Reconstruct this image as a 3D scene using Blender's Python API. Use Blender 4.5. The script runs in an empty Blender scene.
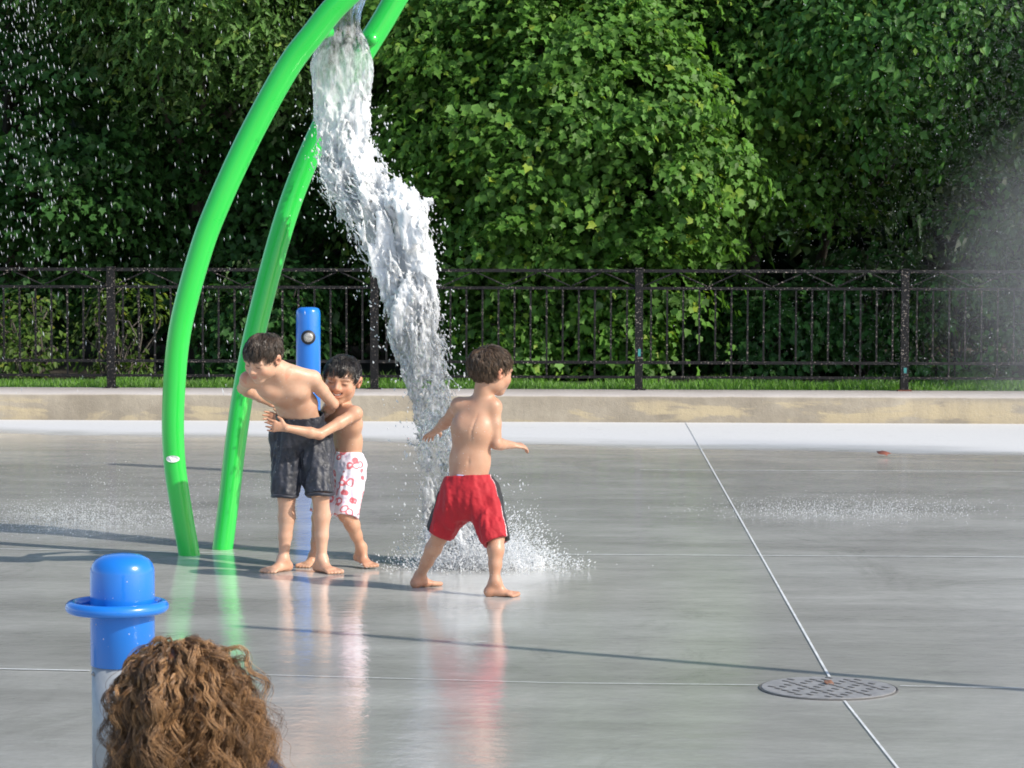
import bpy, math, random
import numpy as np
from mathutils import Matrix, Vector

random.seed(7)
RNG = np.random.default_rng(7)
SC = bpy.context.scene
COL = SC.collection
A_ = np.array

# ------------------------------------------------------------------ camera
FPX = 2700.0
HOR = 242.0
CAMH = 1.65
YAW = math.atan(65 / FPX)
PIT = math.atan((384 - HOR) / FPX)
ROLL = 0.0025
CAM = A_([0, 0, CAMH], float)
FWD = A_([-math.sin(YAW) * math.cos(PIT), math.cos(YAW) * math.cos(PIT), -math.sin(PIT)])
R0 = A_([math.cos(YAW), math.sin(YAW), 0.0])
U0 = np.cross(R0, FWD)
RGT = R0 * math.cos(ROLL) + U0 * math.sin(ROLL)
UPV = np.cross(RGT, FWD)
HF = A_([-math.sin(YAW), math.cos(YAW), 0.0])      # horizontal view direction


def ray(px, py):
    return FWD + (px - 512) / FPX * RGT - (py - 384) / FPX * UPV


def P(px, py, depth):
    return CAM + depth * ray(px, py)


def G(px, py, z=0.0):
    r = ray(px, py)
    return CAM + r * ((z - CAMH) / r[2])


def unit(v):
    v = np.asarray(v, float)
    return v / (np.linalg.norm(v) + 1e-12)


# ------------------------------------------------------------------ objects
def tag(o, label=None, cat=None, group=None, kind=None):
    if label: o['label'] = label
    if cat: o['category'] = cat
    if group: o['group'] = group
    if kind: o['kind'] = kind
    return o


def empty(name, loc, rz=0.0):
    o = bpy.data.objects.new(name, None)
    o.empty_display_size = 0.1
    o.location = loc
    o.rotation_euler = (0, 0, rz)
    COL.objects.link(o)
    return o


def link(name, me, mat=None, parent=None, smooth=True, world=True):
    """link a mesh whose vertices are in world space (or parent space if world is False)"""
    o = bpy.data.objects.new(name, me)
    COL.objects.link(o)
    if mat:
        me.materials.append(mat)
    if smooth:
        me.polygons.foreach_set('use_smooth', np.ones(len(me.polygons), bool))
    if parent is not None:
        if world:
            p, chain = parent, Matrix.Identity(4)
            while p is not None:
                m = Matrix.Translation(p.location) @ p.rotation_euler.to_matrix().to_4x4()
                chain = m @ chain
                p = p.parent
            me.transform(chain.inverted())
        o.parent = parent
    return o


def mesh_np(name, V, F, mat=None, parent=None, smooth=True, world=True, attr=None):
    """V (n,3); F (m,k) array with one face size, or list of such arrays"""
    if not isinstance(F, list):
        F = [F]
    me = bpy.data.meshes.new(name)
    V = np.ascontiguousarray(V, dtype=np.float32)
    me.vertices.add(len(V))
    me.vertices.foreach_set('co', V.ravel())
    nl = sum(f.size for f in F)
    nf = sum(len(f) for f in F)
    me.loops.add(nl)
    me.loops.foreach_set('vertex_index', np.concatenate([f.ravel() for f in F]).astype(np.int32))
    me.polygons.add(nf)
    tot = np.concatenate([np.full(len(f), f.shape[1], np.int32) for f in F])
    st = np.concatenate([[0], np.cumsum(tot)[:-1]]).astype(np.int32)
    me.polygons.foreach_set('loop_start', st)
    me.update(calc_edges=True)
    if attr:
        for an, data in attr.items():
            if data.ndim == 1:
                a = me.attributes.new(an, 'FLOAT', 'POINT')
                a.data.foreach_set('value', data.astype(np.float32))
            else:
                a = me.attributes.new(an, 'FLOAT_COLOR', 'POINT')
                c4 = np.ones((len(data), 4), np.float32)
                c4[:, :3] = data
                a.data.foreach_set('color', c4.ravel())
    return link(name, me, mat, parent, smooth, world)


class MB:
    """collects simple solids into one mesh"""
    def __init__(self):
        self.v, self.f = [], []

    def add(self, V, F):
        n = len(self.v)
        self.v += [tuple(map(float, p)) for p in V]
        self.f += [tuple(int(i) + n for i in f) for f in F]
        return self

    def box(self, c, s, rz=0.0, bev=0.0):
        x, y, z = A_(s, float) / 2
        co, si = math.cos(rz), math.sin(rz)
        if bev <= 0:
            pts = [(a * x, b * y, d * z) for d in (-1, 1) for a, b in ((-1, -1), (1, -1), (1, 1), (-1, 1))]
            F = [(3, 2, 1, 0), (4, 5, 6, 7), (0, 1, 5, 4), (1, 2, 6, 5), (2, 3, 7, 6), (3, 0, 4, 7)]
        else:
            b = bev
            rings = []
            for zz, ins in ((-z, b), (-z + b, 0), (z - b, 0), (z, b)):
                rings.append([(-x + ins, -y + ins + 0, zz), (x - ins, -y + ins, zz), (x - ins, y - ins, zz), (-x + ins, y - ins, zz)])
            pts = [p for r in rings for p in r]
            F = [(3, 2, 1, 0), (12, 13, 14, 15)]
            for k in range(3):
                for i in range(4):
                    j = (i + 1) % 4
                    F.append((k * 4 + i, k * 4 + j, k * 4 + 4 + j, k * 4 + 4 + i))
        pts = [(p[0] * co - p[1] * si + c[0], p[0] * si + p[1] * co + c[1], p[2] + c[2]) for p in pts]
        return self.add(pts, F)

    def sweep(self, pts, rad, n=12, cap=True, flat=1.0):
        V, F = sweep(pts, rad, n, cap)
        return self.add(V, F)

    def lathe(self, c, prof, n=40):
        V, F = [], []
        for r, z in prof:
            for k in range(n):
                a = 2 * math.pi * k / n
                V.append((c[0] + r * math.cos(a), c[1] + r * math.sin(a), c[2] + z))
        for i in range(len(prof) - 1):
            for k in range(n):
                j = (k + 1) % n
                F.append((i * n + k, i * n + j, (i + 1) * n + j, (i + 1) * n + k))
        if prof[0][0] > 1e-6: F.append(tuple(range(n - 1, -1, -1)))
        if prof[-1][0] > 1e-6: F.append(tuple((len(prof) - 1) * n + k for k in range(n)))
        return self.add(V, F)

    def torus(self, c, R, r, n=64, m=16):
        V, F = [], []
        for i in range(n):
            a = 2 * math.pi * i / n
            for j in range(m):
                b = 2 * math.pi * j / m
                q = R + r * math.cos(b)
                V.append((c[0] + q * math.cos(a), c[1] + q * math.sin(a), c[2] + r * math.sin(b)))
        for i in range(n):
            for j in range(m):
                F.append((i * m + j, ((i + 1) % n) * m + j, ((i + 1) % n) * m + (j + 1) % m, i * m + (j + 1) % m))
        return self.add(V, F)

    def build(self, name, mat, parent=None, smooth=False, world=True):
        me = bpy.data.meshes.new(name)
        me.from_pydata(self.v, [], self.f)
        me.update()
        return link(name, me, mat, parent, smooth, world)


def sweep(pts, rad, n=12, cap=True):
    pts = np.asarray(pts, float)
    m = len(pts)
    rad = np.broadcast_to(np.asarray(rad, float), (m,))
    T = np.gradient(pts, axis=0)
    T /= np.linalg.norm(T, axis=1)[:, None] + 1e-12
    ref = A_([0, 0, 1.0]) if abs(T[0][2]) < 0.9 else A_([1.0, 0, 0])
    N = unit(np.cross(T[0], ref))
    V = []
    ang = np.arange(n) * 2 * np.pi / n
    for i in range(m):
        N = unit(N - T[i] * np.dot(N, T[i]))
        B = np.cross(T[i], N)
        V.append(pts[i] + rad[i] * (np.cos(ang)[:, None] * N + np.sin(ang)[:, None] * B))
    V = np.concatenate(V)
    F = [(i * n + k, i * n + (k + 1) % n, (i + 1) * n + (k + 1) % n, (i + 1) * n + k) for i in range(m - 1) for k in range(n)]
    if cap:
        F.append(tuple(range(n - 1, -1, -1)))
        F.append(tuple((m - 1) * n + k for k in range(n)))
    return V, F


def spline(pts, per=10):
    """Catmull-Rom through pts (any dimension)"""
    p = np.asarray(pts, float)
    p = np.vstack([2 * p[0] - p[1], p, 2 * p[-1] - p[-2]])
    out = []
    for i in range(1, len(p) - 2):
        t = np.linspace(0, 1, per, endpoint=False)[:, None]
        a, b, c, d = p[i - 1], p[i], p[i + 1], p[i + 2]
        out.append(0.5 * ((2 * b) + (c - a) * t + (2 * a - 5 * b + 4 * c - d) * t ** 2 + (3 * b - a - 3 * c + d) * t ** 3))
    out.append(p[-2][None])
    return np.concatenate(out)


# ------------------------------------------------------------------ value noise
def vnoise(p, seed=0):
    p = np.asarray(p, np.float32)
    i = np.floor(p).astype(np.int64)
    f = p - i
    f = f * f * (3 - 2 * f)

    def h(x, y, z):
        n = (x * 374761393 + y * 668265263 + z * 2147483647 + seed * 974634533) & 0xFFFFFFFF
        n = ((n ^ (n >> 13)) * 1274126177) & 0xFFFFFFFF
        n = (n ^ (n >> 16)) & 0xFFFF
        return n.astype(np.float32) / 32767.5 - 1
    x, y, z = i[..., 0], i[..., 1], i[..., 2]
    fx, fy, fz = f[..., 0], f[..., 1], f[..., 2]
    r = 0
    for dz in (0, 1):
        wz = fz if dz else 1 - fz
        for dy in (0, 1):
            wy = fy if dy else 1 - fy
            a = h(x, y + dy, z + dz)
            b = h(x + 1, y + dy, z + dz)
            r = r + wz * wy * (a + (b - a) * fx)
    return r


# ------------------------------------------------------------------ implicit surfaces
class Field:
    def __init__(self, lo, hi, h):
        self.h = h
        self.lo = np.asarray(lo, np.float32)
        self.n = np.ceil((np.asarray(hi) - self.lo) / h).astype(int) + 1
        self.v = np.full(self.n, 0.2, np.float32)

    def region(self, lo, hi):
        a = np.clip(np.floor((np.asarray(lo) - self.lo) / self.h).astype(int), 0, self.n)
        b = np.clip(np.ceil((np.asarray(hi) - self.lo) / self.h).astype(int) + 1, 0, self.n)
        if (b <= a).any():
            return None, None
        ax = [self.lo[k] + self.h * np.arange(a[k], b[k], dtype=np.float32) for k in range(3)]
        g = np.stack(np.meshgrid(*ax, indexing='ij'), -1)
        return tuple(slice(a[k], b[k]) for k in range(3)), g

    def _put(self, s, d, k, sub=False):
        v = self.v[s]
        if sub:
            if k <= 0:
                r = np.maximum(v, -d)
            else:
                hh = np.maximum(k - np.abs(v + d), 0) / k
                r = np.maximum(v, -d) + hh * hh * k * .25
        else:
            if k <= 0:
                r = np.minimum(v, d)
            else:
                hh = np.maximum(k - np.abs(v - d), 0) / k
                r = np.minimum(v, d) - hh * hh * k * .25
        self.v[s] = r

    def cone(self, a, b, ra, rb, k=.01, sub=False):
        a, b = np.asarray(a, np.float32), np.asarray(b, np.float32)
        m = max(ra, rb) + max(k, .0) + 3 * self.h
        s, g = self.region(np.minimum(a, b) - m, np.maximum(a, b) + m)
        if s is None: return
        ab = b - a
        t = np.clip(((g - a) @ ab) / (ab @ ab + 1e-9), 0, 1)
        d = np.linalg.norm(g - a - t[..., None] * ab, axis=-1) - (ra + (rb - ra) * t)
        self._put(s, d.astype(np.float32), k, sub)

    def chain(self, pts, rad, k=.01, sub=False):
        for i in range(len(pts) - 1):
            self.cone(pts[i], pts[i + 1], rad[i], rad[i + 1], k, sub)

    def sec(self, a, b, rxa, rya, rxb, ryb, X, k=.02, cut_b=False, cut_a=False, sub=False, noise=None):
        """elliptical tapered bar; X is the lateral direction of the section"""
        a, b = np.asarray(a, np.float32), np.asarray(b, np.float32)
        m = max(rxa, rxb, rya, ryb) + k + 3 * self.h
        s, g = self.region(np.minimum(a, b) - m, np.maximum(a, b) + m)
        if s is None: return
        ab = b - a
        L = np.linalg.norm(ab)
        ax = ab / L
        X = np.asarray(X, float); X = unit(X - ax * np.dot(X, ax)).astype(np.float32)
        Y = np.cross(ax, X)
        q = g - a
        w = q @ ax
        t = np.clip(w / L, 0, 1)
        w = w - t * L
        rx, ry = rxa + (rxb - rxa) * t, rya + (ryb - rya) * t
        mr = np.minimum(rx, ry)
        d = (np.sqrt((q @ X / rx) ** 2 + (q @ Y / ry) ** 2 + (w / mr) ** 2) - 1) * mr
        if noise is not None:
            d = d + noise(g)
        if cut_b: d = np.maximum(d, (g - b) @ ax)
        if cut_a: d = np.maximum(d, (a - g) @ ax)
        self._put(s, d.astype(np.float32), k, sub)

    def ell(self, c, r, M=None, k=.01, sub=False):
        c = np.asarray(c, np.float32); r = np.asarray(r, np.float32)
        m = r.max() + k + 3 * self.h
        s, g = self.region(c - m, c + m)
        if s is None: return
        q = g - c
        if M is not None:
            q = q @ np.asarray(M, np.float32)        # columns of M are the local axes
        k0 = np.linalg.norm(q / r, axis=-1)
        k1 = np.linalg.norm(q / (r * r), axis=-1) + 1e-6
        d = np.where(k0 < 1e-4, -r.min(), k0 * (k0 - 1) / k1)
        self._put(s, d.astype(np.float32), k, sub)

    def relax(self, n=1):
        for _ in range(n):
            v = self.v
            w = v.copy()
            w[1:-1, 1:-1, 1:-1] = (2 * v[1:-1, 1:-1, 1:-1] + v[2:, 1:-1, 1:-1] + v[:-2, 1:-1, 1:-1] + v[1:-1, 2:, 1:-1]
                                   + v[1:-1, :-2, 1:-1] + v[1:-1, 1:-1, 2:] + v[1:-1, 1:-1, :-2]) / 8
            self.v = w

    def surface(self):
        v = self.v
        v[0], v[-1] = .1, .1
        v[:, 0], v[:, -1] = .1, .1
        v[:, :, 0], v[:, :, -1] = .1, .1
        ins = v < 0
        n = A_(v.shape)
        cnt = np.zeros(n - 1, np.int8)
        for dx in (0, 1):
            for dy in (0, 1):
                for dz in (0, 1):
                    cnt += ins[dx:n[0] - 1 + dx, dy:n[1] - 1 + dy, dz:n[2] - 1 + dz]
        act = (cnt > 0) & (cnt < 8)
        idx = np.full(n - 1, -1, np.int64)
        cells = np.argwhere(act)
        idx[act] = np.arange(len(cells))
        acc = np.zeros((len(cells), 3)); num = np.zeros(len(cells))
        x, y, z = cells.T
        for axis in range(3):
            o1, o2 = [k for k in range(3) if k != axis]
            for u in (0, 1):
                for w in (0, 1):
                    off = np.zeros(3, int); off[o1] = u; off[o2] = w
                    off2 = off.copy(); off2[axis] = 1
                    va = v[x + off[0], y + off[1], z + off[2]]
                    vb = v[x + off2[0], y + off2[1], z + off2[2]]
                    cr = (va < 0) != (vb < 0)
                    t = np.where(cr, va / np.where(cr, va - vb, 1), 0)
                    pt = np.tile(off.astype(float), (len(cells), 1))
                    pt[:, axis] += t
                    acc[cr] += pt[cr]; num[cr] += 1
        V = self.lo + self.h * (cells + acc / num[:, None])
        F = []
        for axis in range(3):
            o1, o2 = [(1, 2), (2, 0), (0, 1)][axis]
            sl = [slice(0, None)] * 3; sh = [slice(0, None)] * 3
            sl[axis] = slice(0, -1); sh[axis] = slice(1, None)
            a, b = ins[tuple(sl)], ins[tuple(sh)]
            for flip, m in ((False, a & ~b), (True, ~a & b)):
                e = np.argwhere(m)
                if not len(e): continue
                e = e[(e[:, o1] > 0) & (e[:, o2] > 0)]
                q = []
                for u, w in ((1, 1), (0, 1), (0, 0), (1, 0)):
                    c = e.copy(); c[:, o1] -= u; c[:, o2] -= w
                    q.append(idx[c[:, 0], c[:, 1], c[:, 2]])
                q = np.stack(q, 1)
                if flip: q = q[:, ::-1]
                F.append(q)
        F = np.concatenate(F)
        F = F[(F >= 0).all(1)]
        return V, F


# ------------------------------------------------------------------ materials
class NT:
    def __init__(self, name):
        self.m = bpy.data.materials.new(name)
        self.m.use_nodes = True
        self.t = self.m.node_tree
        self.t.nodes.clear()
        self.out = self.t.nodes.new('ShaderNodeOutputMaterial')

    def n(self, typ, ins=None, **kw):
        nd = self.t.nodes.new(typ)
        for k, v in kw.items():
            setattr(nd, k, v)
        for k, v in (ins or {}).items():
            s = nd.inputs[k]
            if hasattr(v, 'is_output'):
                self.t.links.new(v, s)
            elif isinstance(v, bpy.types.Node):
                self.t.links.new(v.outputs[0], s)
            else:
                s.default_value = v
        return nd

    def ramp(self, fac, stops, interp='LINEAR'):
        nd = self.n('ShaderNodeValToRGB', {'Fac': fac})
        nd.color_ramp.interpolation = interp
        e = nd.color_ramp.elements
        while len(e) < len(stops): e.new(.5)
        for el, (p, c) in zip(e, stops):
            el.position = p
            el.color = (*c, 1) if not isinstance(c, (int, float)) else (c, c, c, 1)
        return nd

    def noise(self, vec, scale, detail=4, rough=.55, dist=0.0):
        return self.n('ShaderNodeTexNoise', {'Vector': vec, 'Scale': scale, 'Detail': detail, 'Roughness': rough, 'Distortion': dist})

    def mapping(self, vec, scale=(1, 1, 1), rot=(0, 0, 0), loc=(0, 0, 0)):
        return self.n('ShaderNodeMapping', {'Vector': vec, 'Scale': scale, 'Rotation': rot, 'Location': loc})

    def mix(self, fac, a, b, blend='MIX'):
        nd = self.n('ShaderNodeMix', data_type='RGBA', blend_type=blend)
        for s, v in ((nd.inputs[0], fac), (nd.inputs[6], a), (nd.inputs[7], b)):
            if isinstance(v, bpy.types.Node): v = v.outputs[0]
            if hasattr(v, 'is_output'): self.t.links.new(v, s)
            else: s.default_value = (*v, 1) if isinstance(v, tuple) and len(v) == 3 else v
        return nd.outputs[2]

    def math(self, op, a, b=0.0, c=None, clamp=False):
        nd = self.n('ShaderNodeMath', operation=op, use_clamp=clamp)
        for s, v in zip(nd.inputs, (a, b, c)):
            if v is None: continue
            if isinstance(v, bpy.types.Node): v = v.outputs[0]
            if hasattr(v, 'is_output'): self.t.links.new(v, s)
            else: s.default_value = v
        return nd.outputs[0]

    def bump(self, h, strength=.3, dist=.01):
        return self.n('ShaderNodeBump', {'Height': h, 'Strength': strength, 'Distance': dist})

    def done(self, sh):
        self.t.links.new(sh.outputs[0] if isinstance(sh, bpy.types.Node) else sh, self.out.inputs[0])
        return self.m

    def coords(self, which='Object'):
        return self.n('ShaderNodeTexCoord').outputs[which]

    def attr(self, name, out=0):
        return self.n('ShaderNodeAttribute', attribute_name=name).outputs[out]

    def pbr(self, **kw):
        ins = {}
        for k, v in kw.items():
            key = {'col': 'Base Color', 'rough': 'Roughness', 'ior': 'IOR', 'normal': 'Normal', 'metal': 'Metallic',
                   'coat': 'Coat Weight', 'coatr': 'Coat Roughness', 'sss': 'Subsurface Weight', 'sssr': 'Subsurface Radius',
                   'ssss': 'Subsurface Scale', 'spec': 'Specular IOR Level', 'aniso': 'Anisotropic', 'trans': 'Transmission Weight',
                   'sheen': 'Sheen Weight'}[k]
            if isinstance(v, tuple) and len(v) == 3 and k == 'col': v = (*v, 1)
            ins[key] = v
        return self.n('ShaderNodeBsdfPrincipled', ins)


def mat_paint(name, col, rough=.28, wear=.06, coat=.4):
    m = NT(name); c = m.coords()
    n1 = m.noise(c, 6, 5)
    n2 = m.noise(c, 90, 3)
    dark = tuple(x * .72 for x in col)
    cc = m.mix(m.ramp(n1, [(.35, 0.0), (.75, 1.0)]), col, tuple(min(1, x * (1 - wear) + wear * .25) for x in col))
    rr = m.math('ADD', m.math('MULTIPLY', n1, .16), rough - .08)
    return m.done(m.pbr(col=cc, rough=rr, coat=coat, coatr=.08, normal=m.bump(n2, .03, .002)))


def mat_leaf(name, col, var=.5, yellow=.0):
    m = NT(name)
    a = m.attr('rnd', 2)
    lo = tuple(x * (1 - var) for x in col)
    hi = tuple(x * (1 + var) for x in col)
    stops = [(0, lo), (.5, col), (.93, hi)]
    hy = (hi[0] * 1.9, hi[1] * 1.15, hi[2] * .8)
    stops.append((1.0, hy if yellow else hi))
    c = m.ramp(a, stops)
    back = m.mix(.35, c.outputs[0], (.30, .40, .22))
    geo = m.n('ShaderNodeNewGeometry')
    cc = m.mix(geo.outputs['Backfacing'], c.outputs[0], back)
    p = m.pbr(col=cc, rough=.5, spec=.22)
    tcol = m.mix(1.0, c.outputs[0], (1.5, 1.7, .55), 'MULTIPLY')
    tr = m.n('ShaderNodeBsdfTranslucent', {'Color': tcol})
    return m.done(m.n('ShaderNodeMixShader', {0: .3, 1: p, 2: tr}))


def mat_bark(name, col):
    m = NT(name); c = m.coords()
    mp = m.mapping(c, (9, 9, 2.2))
    n = m.noise(mp, 2.2, 7, .65)
    cc = m.ramp(n, [(.3, tuple(x * .45 for x in col)), (.7, tuple(x * 1.3 for x in col))])
    return m.done(m.pbr(col=cc.outputs[0], rough=.9, normal=m.bump(n, .8, .03)))


def mat_skin(name, base):
    m = NT(name); c = m.coords()
    tint = m.attr('tint', 0)
    n = m.noise(c, 11, 7, .68)
    n2 = m.noise(c, 160, 3)
    cc = m.mix(m.ramp(n, [(.35, 0.), (.7, 1.)]), base, (base[0] * .90, base[1] * .76, base[2] * .70))
    cc = m.mix(1.0, cc, tint, 'MULTIPLY')
    rr = m.ramp(m.noise(c, 30, 4), [(.3, .30), (.7, .62)])
    return m.done(m.pbr(col=cc, rough=rr.outputs[0], sss=.10, sssr=(.6, .25, .12), ssss=.008, spec=.45,
                        normal=m.bump(n2, .06, .003)))


def mat_hair(name, dark, light, rough=.38):
    m = NT(name)
    a = m.attr('rnd', 2)
    c = m.ramp(a, [(0, dark), (.6, tuple((x + y) / 2 for x, y in zip(dark, light))), (1, light)])
    return m.done(m.pbr(col=c.outputs[0], rough=rough, spec=.5))


def mat_cloth(name, col, kind='plain'):
    m = NT(name); c = m.coords()
    n = m.noise(c, 14, 5, .6)
    weave = m.noise(c, 420, 2)
    if kind == 'red':
        t = m.attr('tint', 0)
        base = m.mix(m.ramp(n, [(.3, 0.), (.75, 1.)]), col, tuple(x * .82 for x in col))
        cc = m.mix(1.0, base, t, 'MULTIPLY')
        # black panel / white piping come from the tint attribute's alpha-free second attribute
        p = m.attr('panel', 2)
        cc = m.mix(m.ramp(p, [(.45, 0.), (.55, 1.)]), cc, (.012, .012, .014))
        w = m.attr('piping', 2)
        cc = m.mix(m.ramp(w, [(.4, 0.), (.6, 1.)]), cc, (.75, .7, .72))
        rough = .75
    elif kind == 'print':
        v1 = m.n('ShaderNodeTexVoronoi', {'Vector': m.mix(.03, c, m.noise(c, 14, 3).outputs[1]), 'Scale': 21.0, 'Randomness': 1.0})
        ring = m.ramp(v1.outputs['Distance'], [(.0, 0.), (.26, 0.), (.31, .85), (.42, .85), (.48, 0.)])
        v2 = m.n('ShaderNodeTexVoronoi', {'Vector': c, 'Scale': 29.0, 'Randomness': 1.0})
        dots = m.ramp(v2.outputs['Distance'], [(.0, 1.), (.2, 1.), (.26, 0.)])
        nn = m.ramp(m.noise(c, 17, 3), [(.46, 0.), (.5, 1.)])
        cc = m.mix(m.math('MULTIPLY', dots, nn), (.76, .73, .79), (.55, .34, .50))
        wash = m.ramp(m.noise(c, 9, 5, .7), [(.46, 0.), (.62, .6)])
        cc = m.mix(wash, cc, (.66, .55, .68))
        cc = m.mix(ring, cc, (.62, .035, .05))
        rough = .6
    else:
        sp = m.ramp(m.noise(c, 75, 2), [(.70, 0.), (.73, 1.)])
        cc = m.mix(m.ramp(m.noise(c, 26, 7, .7) if kind == 'dark' else n, [(.36, 0.), (.66, 1.)]), col, tuple(x * (3.0 if kind == 'dark' else 2.1) for x in col))
        cc = m.mix(m.math('MULTIPLY', sp, .5 if kind == 'dark' else 0.), cc, (.35, .36, .4))
        rough = .5 if kind == 'dark' else .85
    h = m.math('ADD', m.math('MULTIPLY', n, 1.0), m.math('MULTIPLY', weave, .08))
    return m.done(m.pbr(col=cc, rough=rough, sheen=.1, normal=m.bump(h, .35, .02)))


def mat_plain(name, col, rough=.5, metal=0.0, nscale=20, var=.2):
    m = NT(name); c = m.coords()
    n = m.noise(c, nscale, 5)
    cc = m.mix(m.ramp(n, [(.3, 0.), (.7, 1.)]), tuple(x * (1 - var) for x in col), tuple(min(1, x * (1 + var)) for x in col))
    return m.done(m.pbr(col=cc, rough=rough, metal=metal, normal=m.bump(n, .1, .003)))


def mat_iron():
    m = NT('black_iron'); c = m.coords()
    n = m.noise(c, 60, 3)
    chips = m.ramp(n, [(.61, 0.), (.64, 1.)])
    big = m.ramp(m.noise(c, 2.2, 3), [(.4, 0.15), (.65, 1.)])
    cc = m.mix(m.math('MULTIPLY', chips, big), (.013, .013, .014), (.36, .31, .27))
    return m.done(m.pbr(col=cc, rough=.65, spec=.15, normal=m.bump(n, .15, .004)))


def mat_curb():
    m = NT('curb_concrete'); c = m.coords()
    n = m.noise(c, 2.0, 8, .62)
    f = m.noise(c, 38, 5, .7)
    sep = m.n('ShaderNodeSeparateXYZ', {0: c})
    base = m.mix(m.ramp(n, [(.35, 0.), (.68, 1.)]), (.25, .215, .165), (.40, .35, .275))
    st = m.noise(m.mapping(c, (.55, 1, 2.6)), 1.5, 7, .66, .6)
    hb = m.ramp(sep.outputs[2], [(.0, .7), (.09, 1.), (.18, .75), (.225, 0.)])
    fac = m.math('MULTIPLY', m.ramp(st, [(.505, 0.), (.555, .85)]), hb)
    cc = m.mix(fac, base, (.47, .385, .245))
    wash = m.ramp(m.noise(m.mapping(c, (3, 3, .25)), 2.4, 5), [(.45, 0.), (.75, .5)])
    cc = m.mix(wash, cc, (.25, .215, .17))
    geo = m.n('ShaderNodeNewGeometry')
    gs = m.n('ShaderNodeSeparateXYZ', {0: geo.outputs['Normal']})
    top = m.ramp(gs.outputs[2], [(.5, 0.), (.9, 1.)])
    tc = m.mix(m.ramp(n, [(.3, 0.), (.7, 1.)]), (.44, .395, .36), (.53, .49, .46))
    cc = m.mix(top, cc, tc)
    cc = m.mix(m.ramp(f, [(.62, 0.), (.74, .5)]), cc, (.16, .14, .115))
    return m.done(m.pbr(col=cc, rough=.92, normal=m.bump(m.math('ADD', f, m.math('MULTIPLY', n, 2.)), .5, .012)))


def mat_pad():
    """wet concrete splash pad with a dry pale strip along the wall"""
    m = NT('wet_concrete'); c = m.coords()
    sep = m.n('ShaderNodeSeparateXYZ', {0: c})
    x, y = sep.outputs[0], sep.outputs[1]
    edge = m.noise(m.mapping(c, (.5, 1.3, 1)), 1.2, 6, .6)
    q = m.math('ADD', y, m.math('MULTIPLY', x, .24))
    q = m.math('ADD', q, m.math('MULTIPLY', m.math('SUBTRACT', edge, .5), 1.3))
    dry = m.n('ShaderNodeMapRange', {0: q, 1: 21.75, 2: 22.65, 3: 0.0, 4: 1.0}).outputs[0]
    streak = m.noise(m.mapping(c, (.35, 1.6, 1)), 1.0, 8, .62, .4)
    patch = m.noise(m.mapping(c, (.5, .9, 1), (0, 0, .2)), .8, 6, .6, .5)
    fine = m.noise(c, 26, 6, .7)
    wetc = m.ramp(streak, [(.30, (.32, .318, .302)), (.5, (.41, .408, .389)), (.68, (.50, .498, .476))])
    wc = m.mix(m.ramp(fine, [(.35, 0.), (.75, .45)]), wetc.outputs[0], (.37, .368, .35))
    wc = m.mix(m.ramp(patch, [(.55, 0.), (.72, .5)]), wc, (.44, .445, .43))
    scuff = m.noise(m.mapping(c, (.8, 3.2, 1)), 3.4, 7, .72, .8)
    wc = m.mix(m.ramp(scuff, [(.62, 0.), (.72, .55)]), wc, (.52, .525, .515))
    stain = m.noise(m.mapping(c, (.9, .55, 1), (0, 0, .4)), .9, 9, .72, 1.2)
    wc = m.mix(m.ramp(stain, [(.38, .35), (.44, .0)]), wc, (.27, .272, .252))
    wc = m.mix(m.ramp(stain, [(.58, .0), (.66, .35)]), wc, (.50, .50, .47))
    specks = m.ramp(m.noise(c, 70, 2), [(.70, 0.), (.74, .7)])
    wc = m.mix(m.math('MULTIPLY', specks, m.ramp(patch, [(.4, 0.), (.6, 1.)])), wc, (.55, .56, .56))
    drk = m.ramp(m.noise(m.mapping(c, (2.2, 4.5, 1)), 1.3, 5, .7), [(.60, 0.), (.70, .55)])
    dc = m.mix(m.ramp(fine, [(.3, 0.), (.7, 1.)]), (.56, .56, .555), (.63, .63, .625))
    dc = m.mix(drk, dc, (.40, .40, .395))
    pud = m.n('ShaderNodeMapRange', {0: m.math('ADD', y, m.math('MULTIPLY', m.math('SUBTRACT', patch, .5), 5.0)), 1: 12.6, 2: 10.6, 3: 0.0, 4: 1.0}, interpolation_type='SMOOTHSTEP').outputs[0]
    wc = m.mix(pud, wc, m.mix(1.0, wc, (.80, .80, .795), 'MULTIPLY'))
    cc = m.mix(dry, m.mix(1.0, m.mix(m.ramp(m.noise(m.mapping(c, (1.0, .75, 1)), 1.7, 9, .74, .3), [(.36, 0.), (.5, .5), (.64, 1.)]), (1.06, 1.06, 1.055), (1.26, 1.26, 1.25)), wc, 'MULTIPLY'), dc)
    film = m.ramp(m.noise(m.mapping(c, (.6, .8, 1)), 1.5, 8, .68), [(.3, .05), (.55, .10), (.75, .20)])
    rr = m.mix(dry, m.mix(pud, film.outputs[0], m.mix(1.0, film.outputs[0], (.6, .6, .6), 'MULTIPLY')), (.8, .8, .8))
    rip = m.noise(m.mapping(c, (7, 7, 1)), 3.0, 4, .6)
    bs = m.math('MULTIPLY', m.math('SUBTRACT', 1.0, dry), .11)
    rip2 = m.noise(m.mapping(c, (2.0, 3.2, 1)), 1.6, 3, .5)
    rip = m.n('ShaderNodeMath', {0: rip.outputs[0], 1: m.math('MULTIPLY', rip2, 2.2)}, operation='ADD')
    b = m.n('ShaderNodeBump', {'Height': rip.outputs[0], 'Strength': bs, 'Distance': .012})
    return m.done(m.pbr(col=cc, rough=rr, ior=1.5, normal=b))


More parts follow.
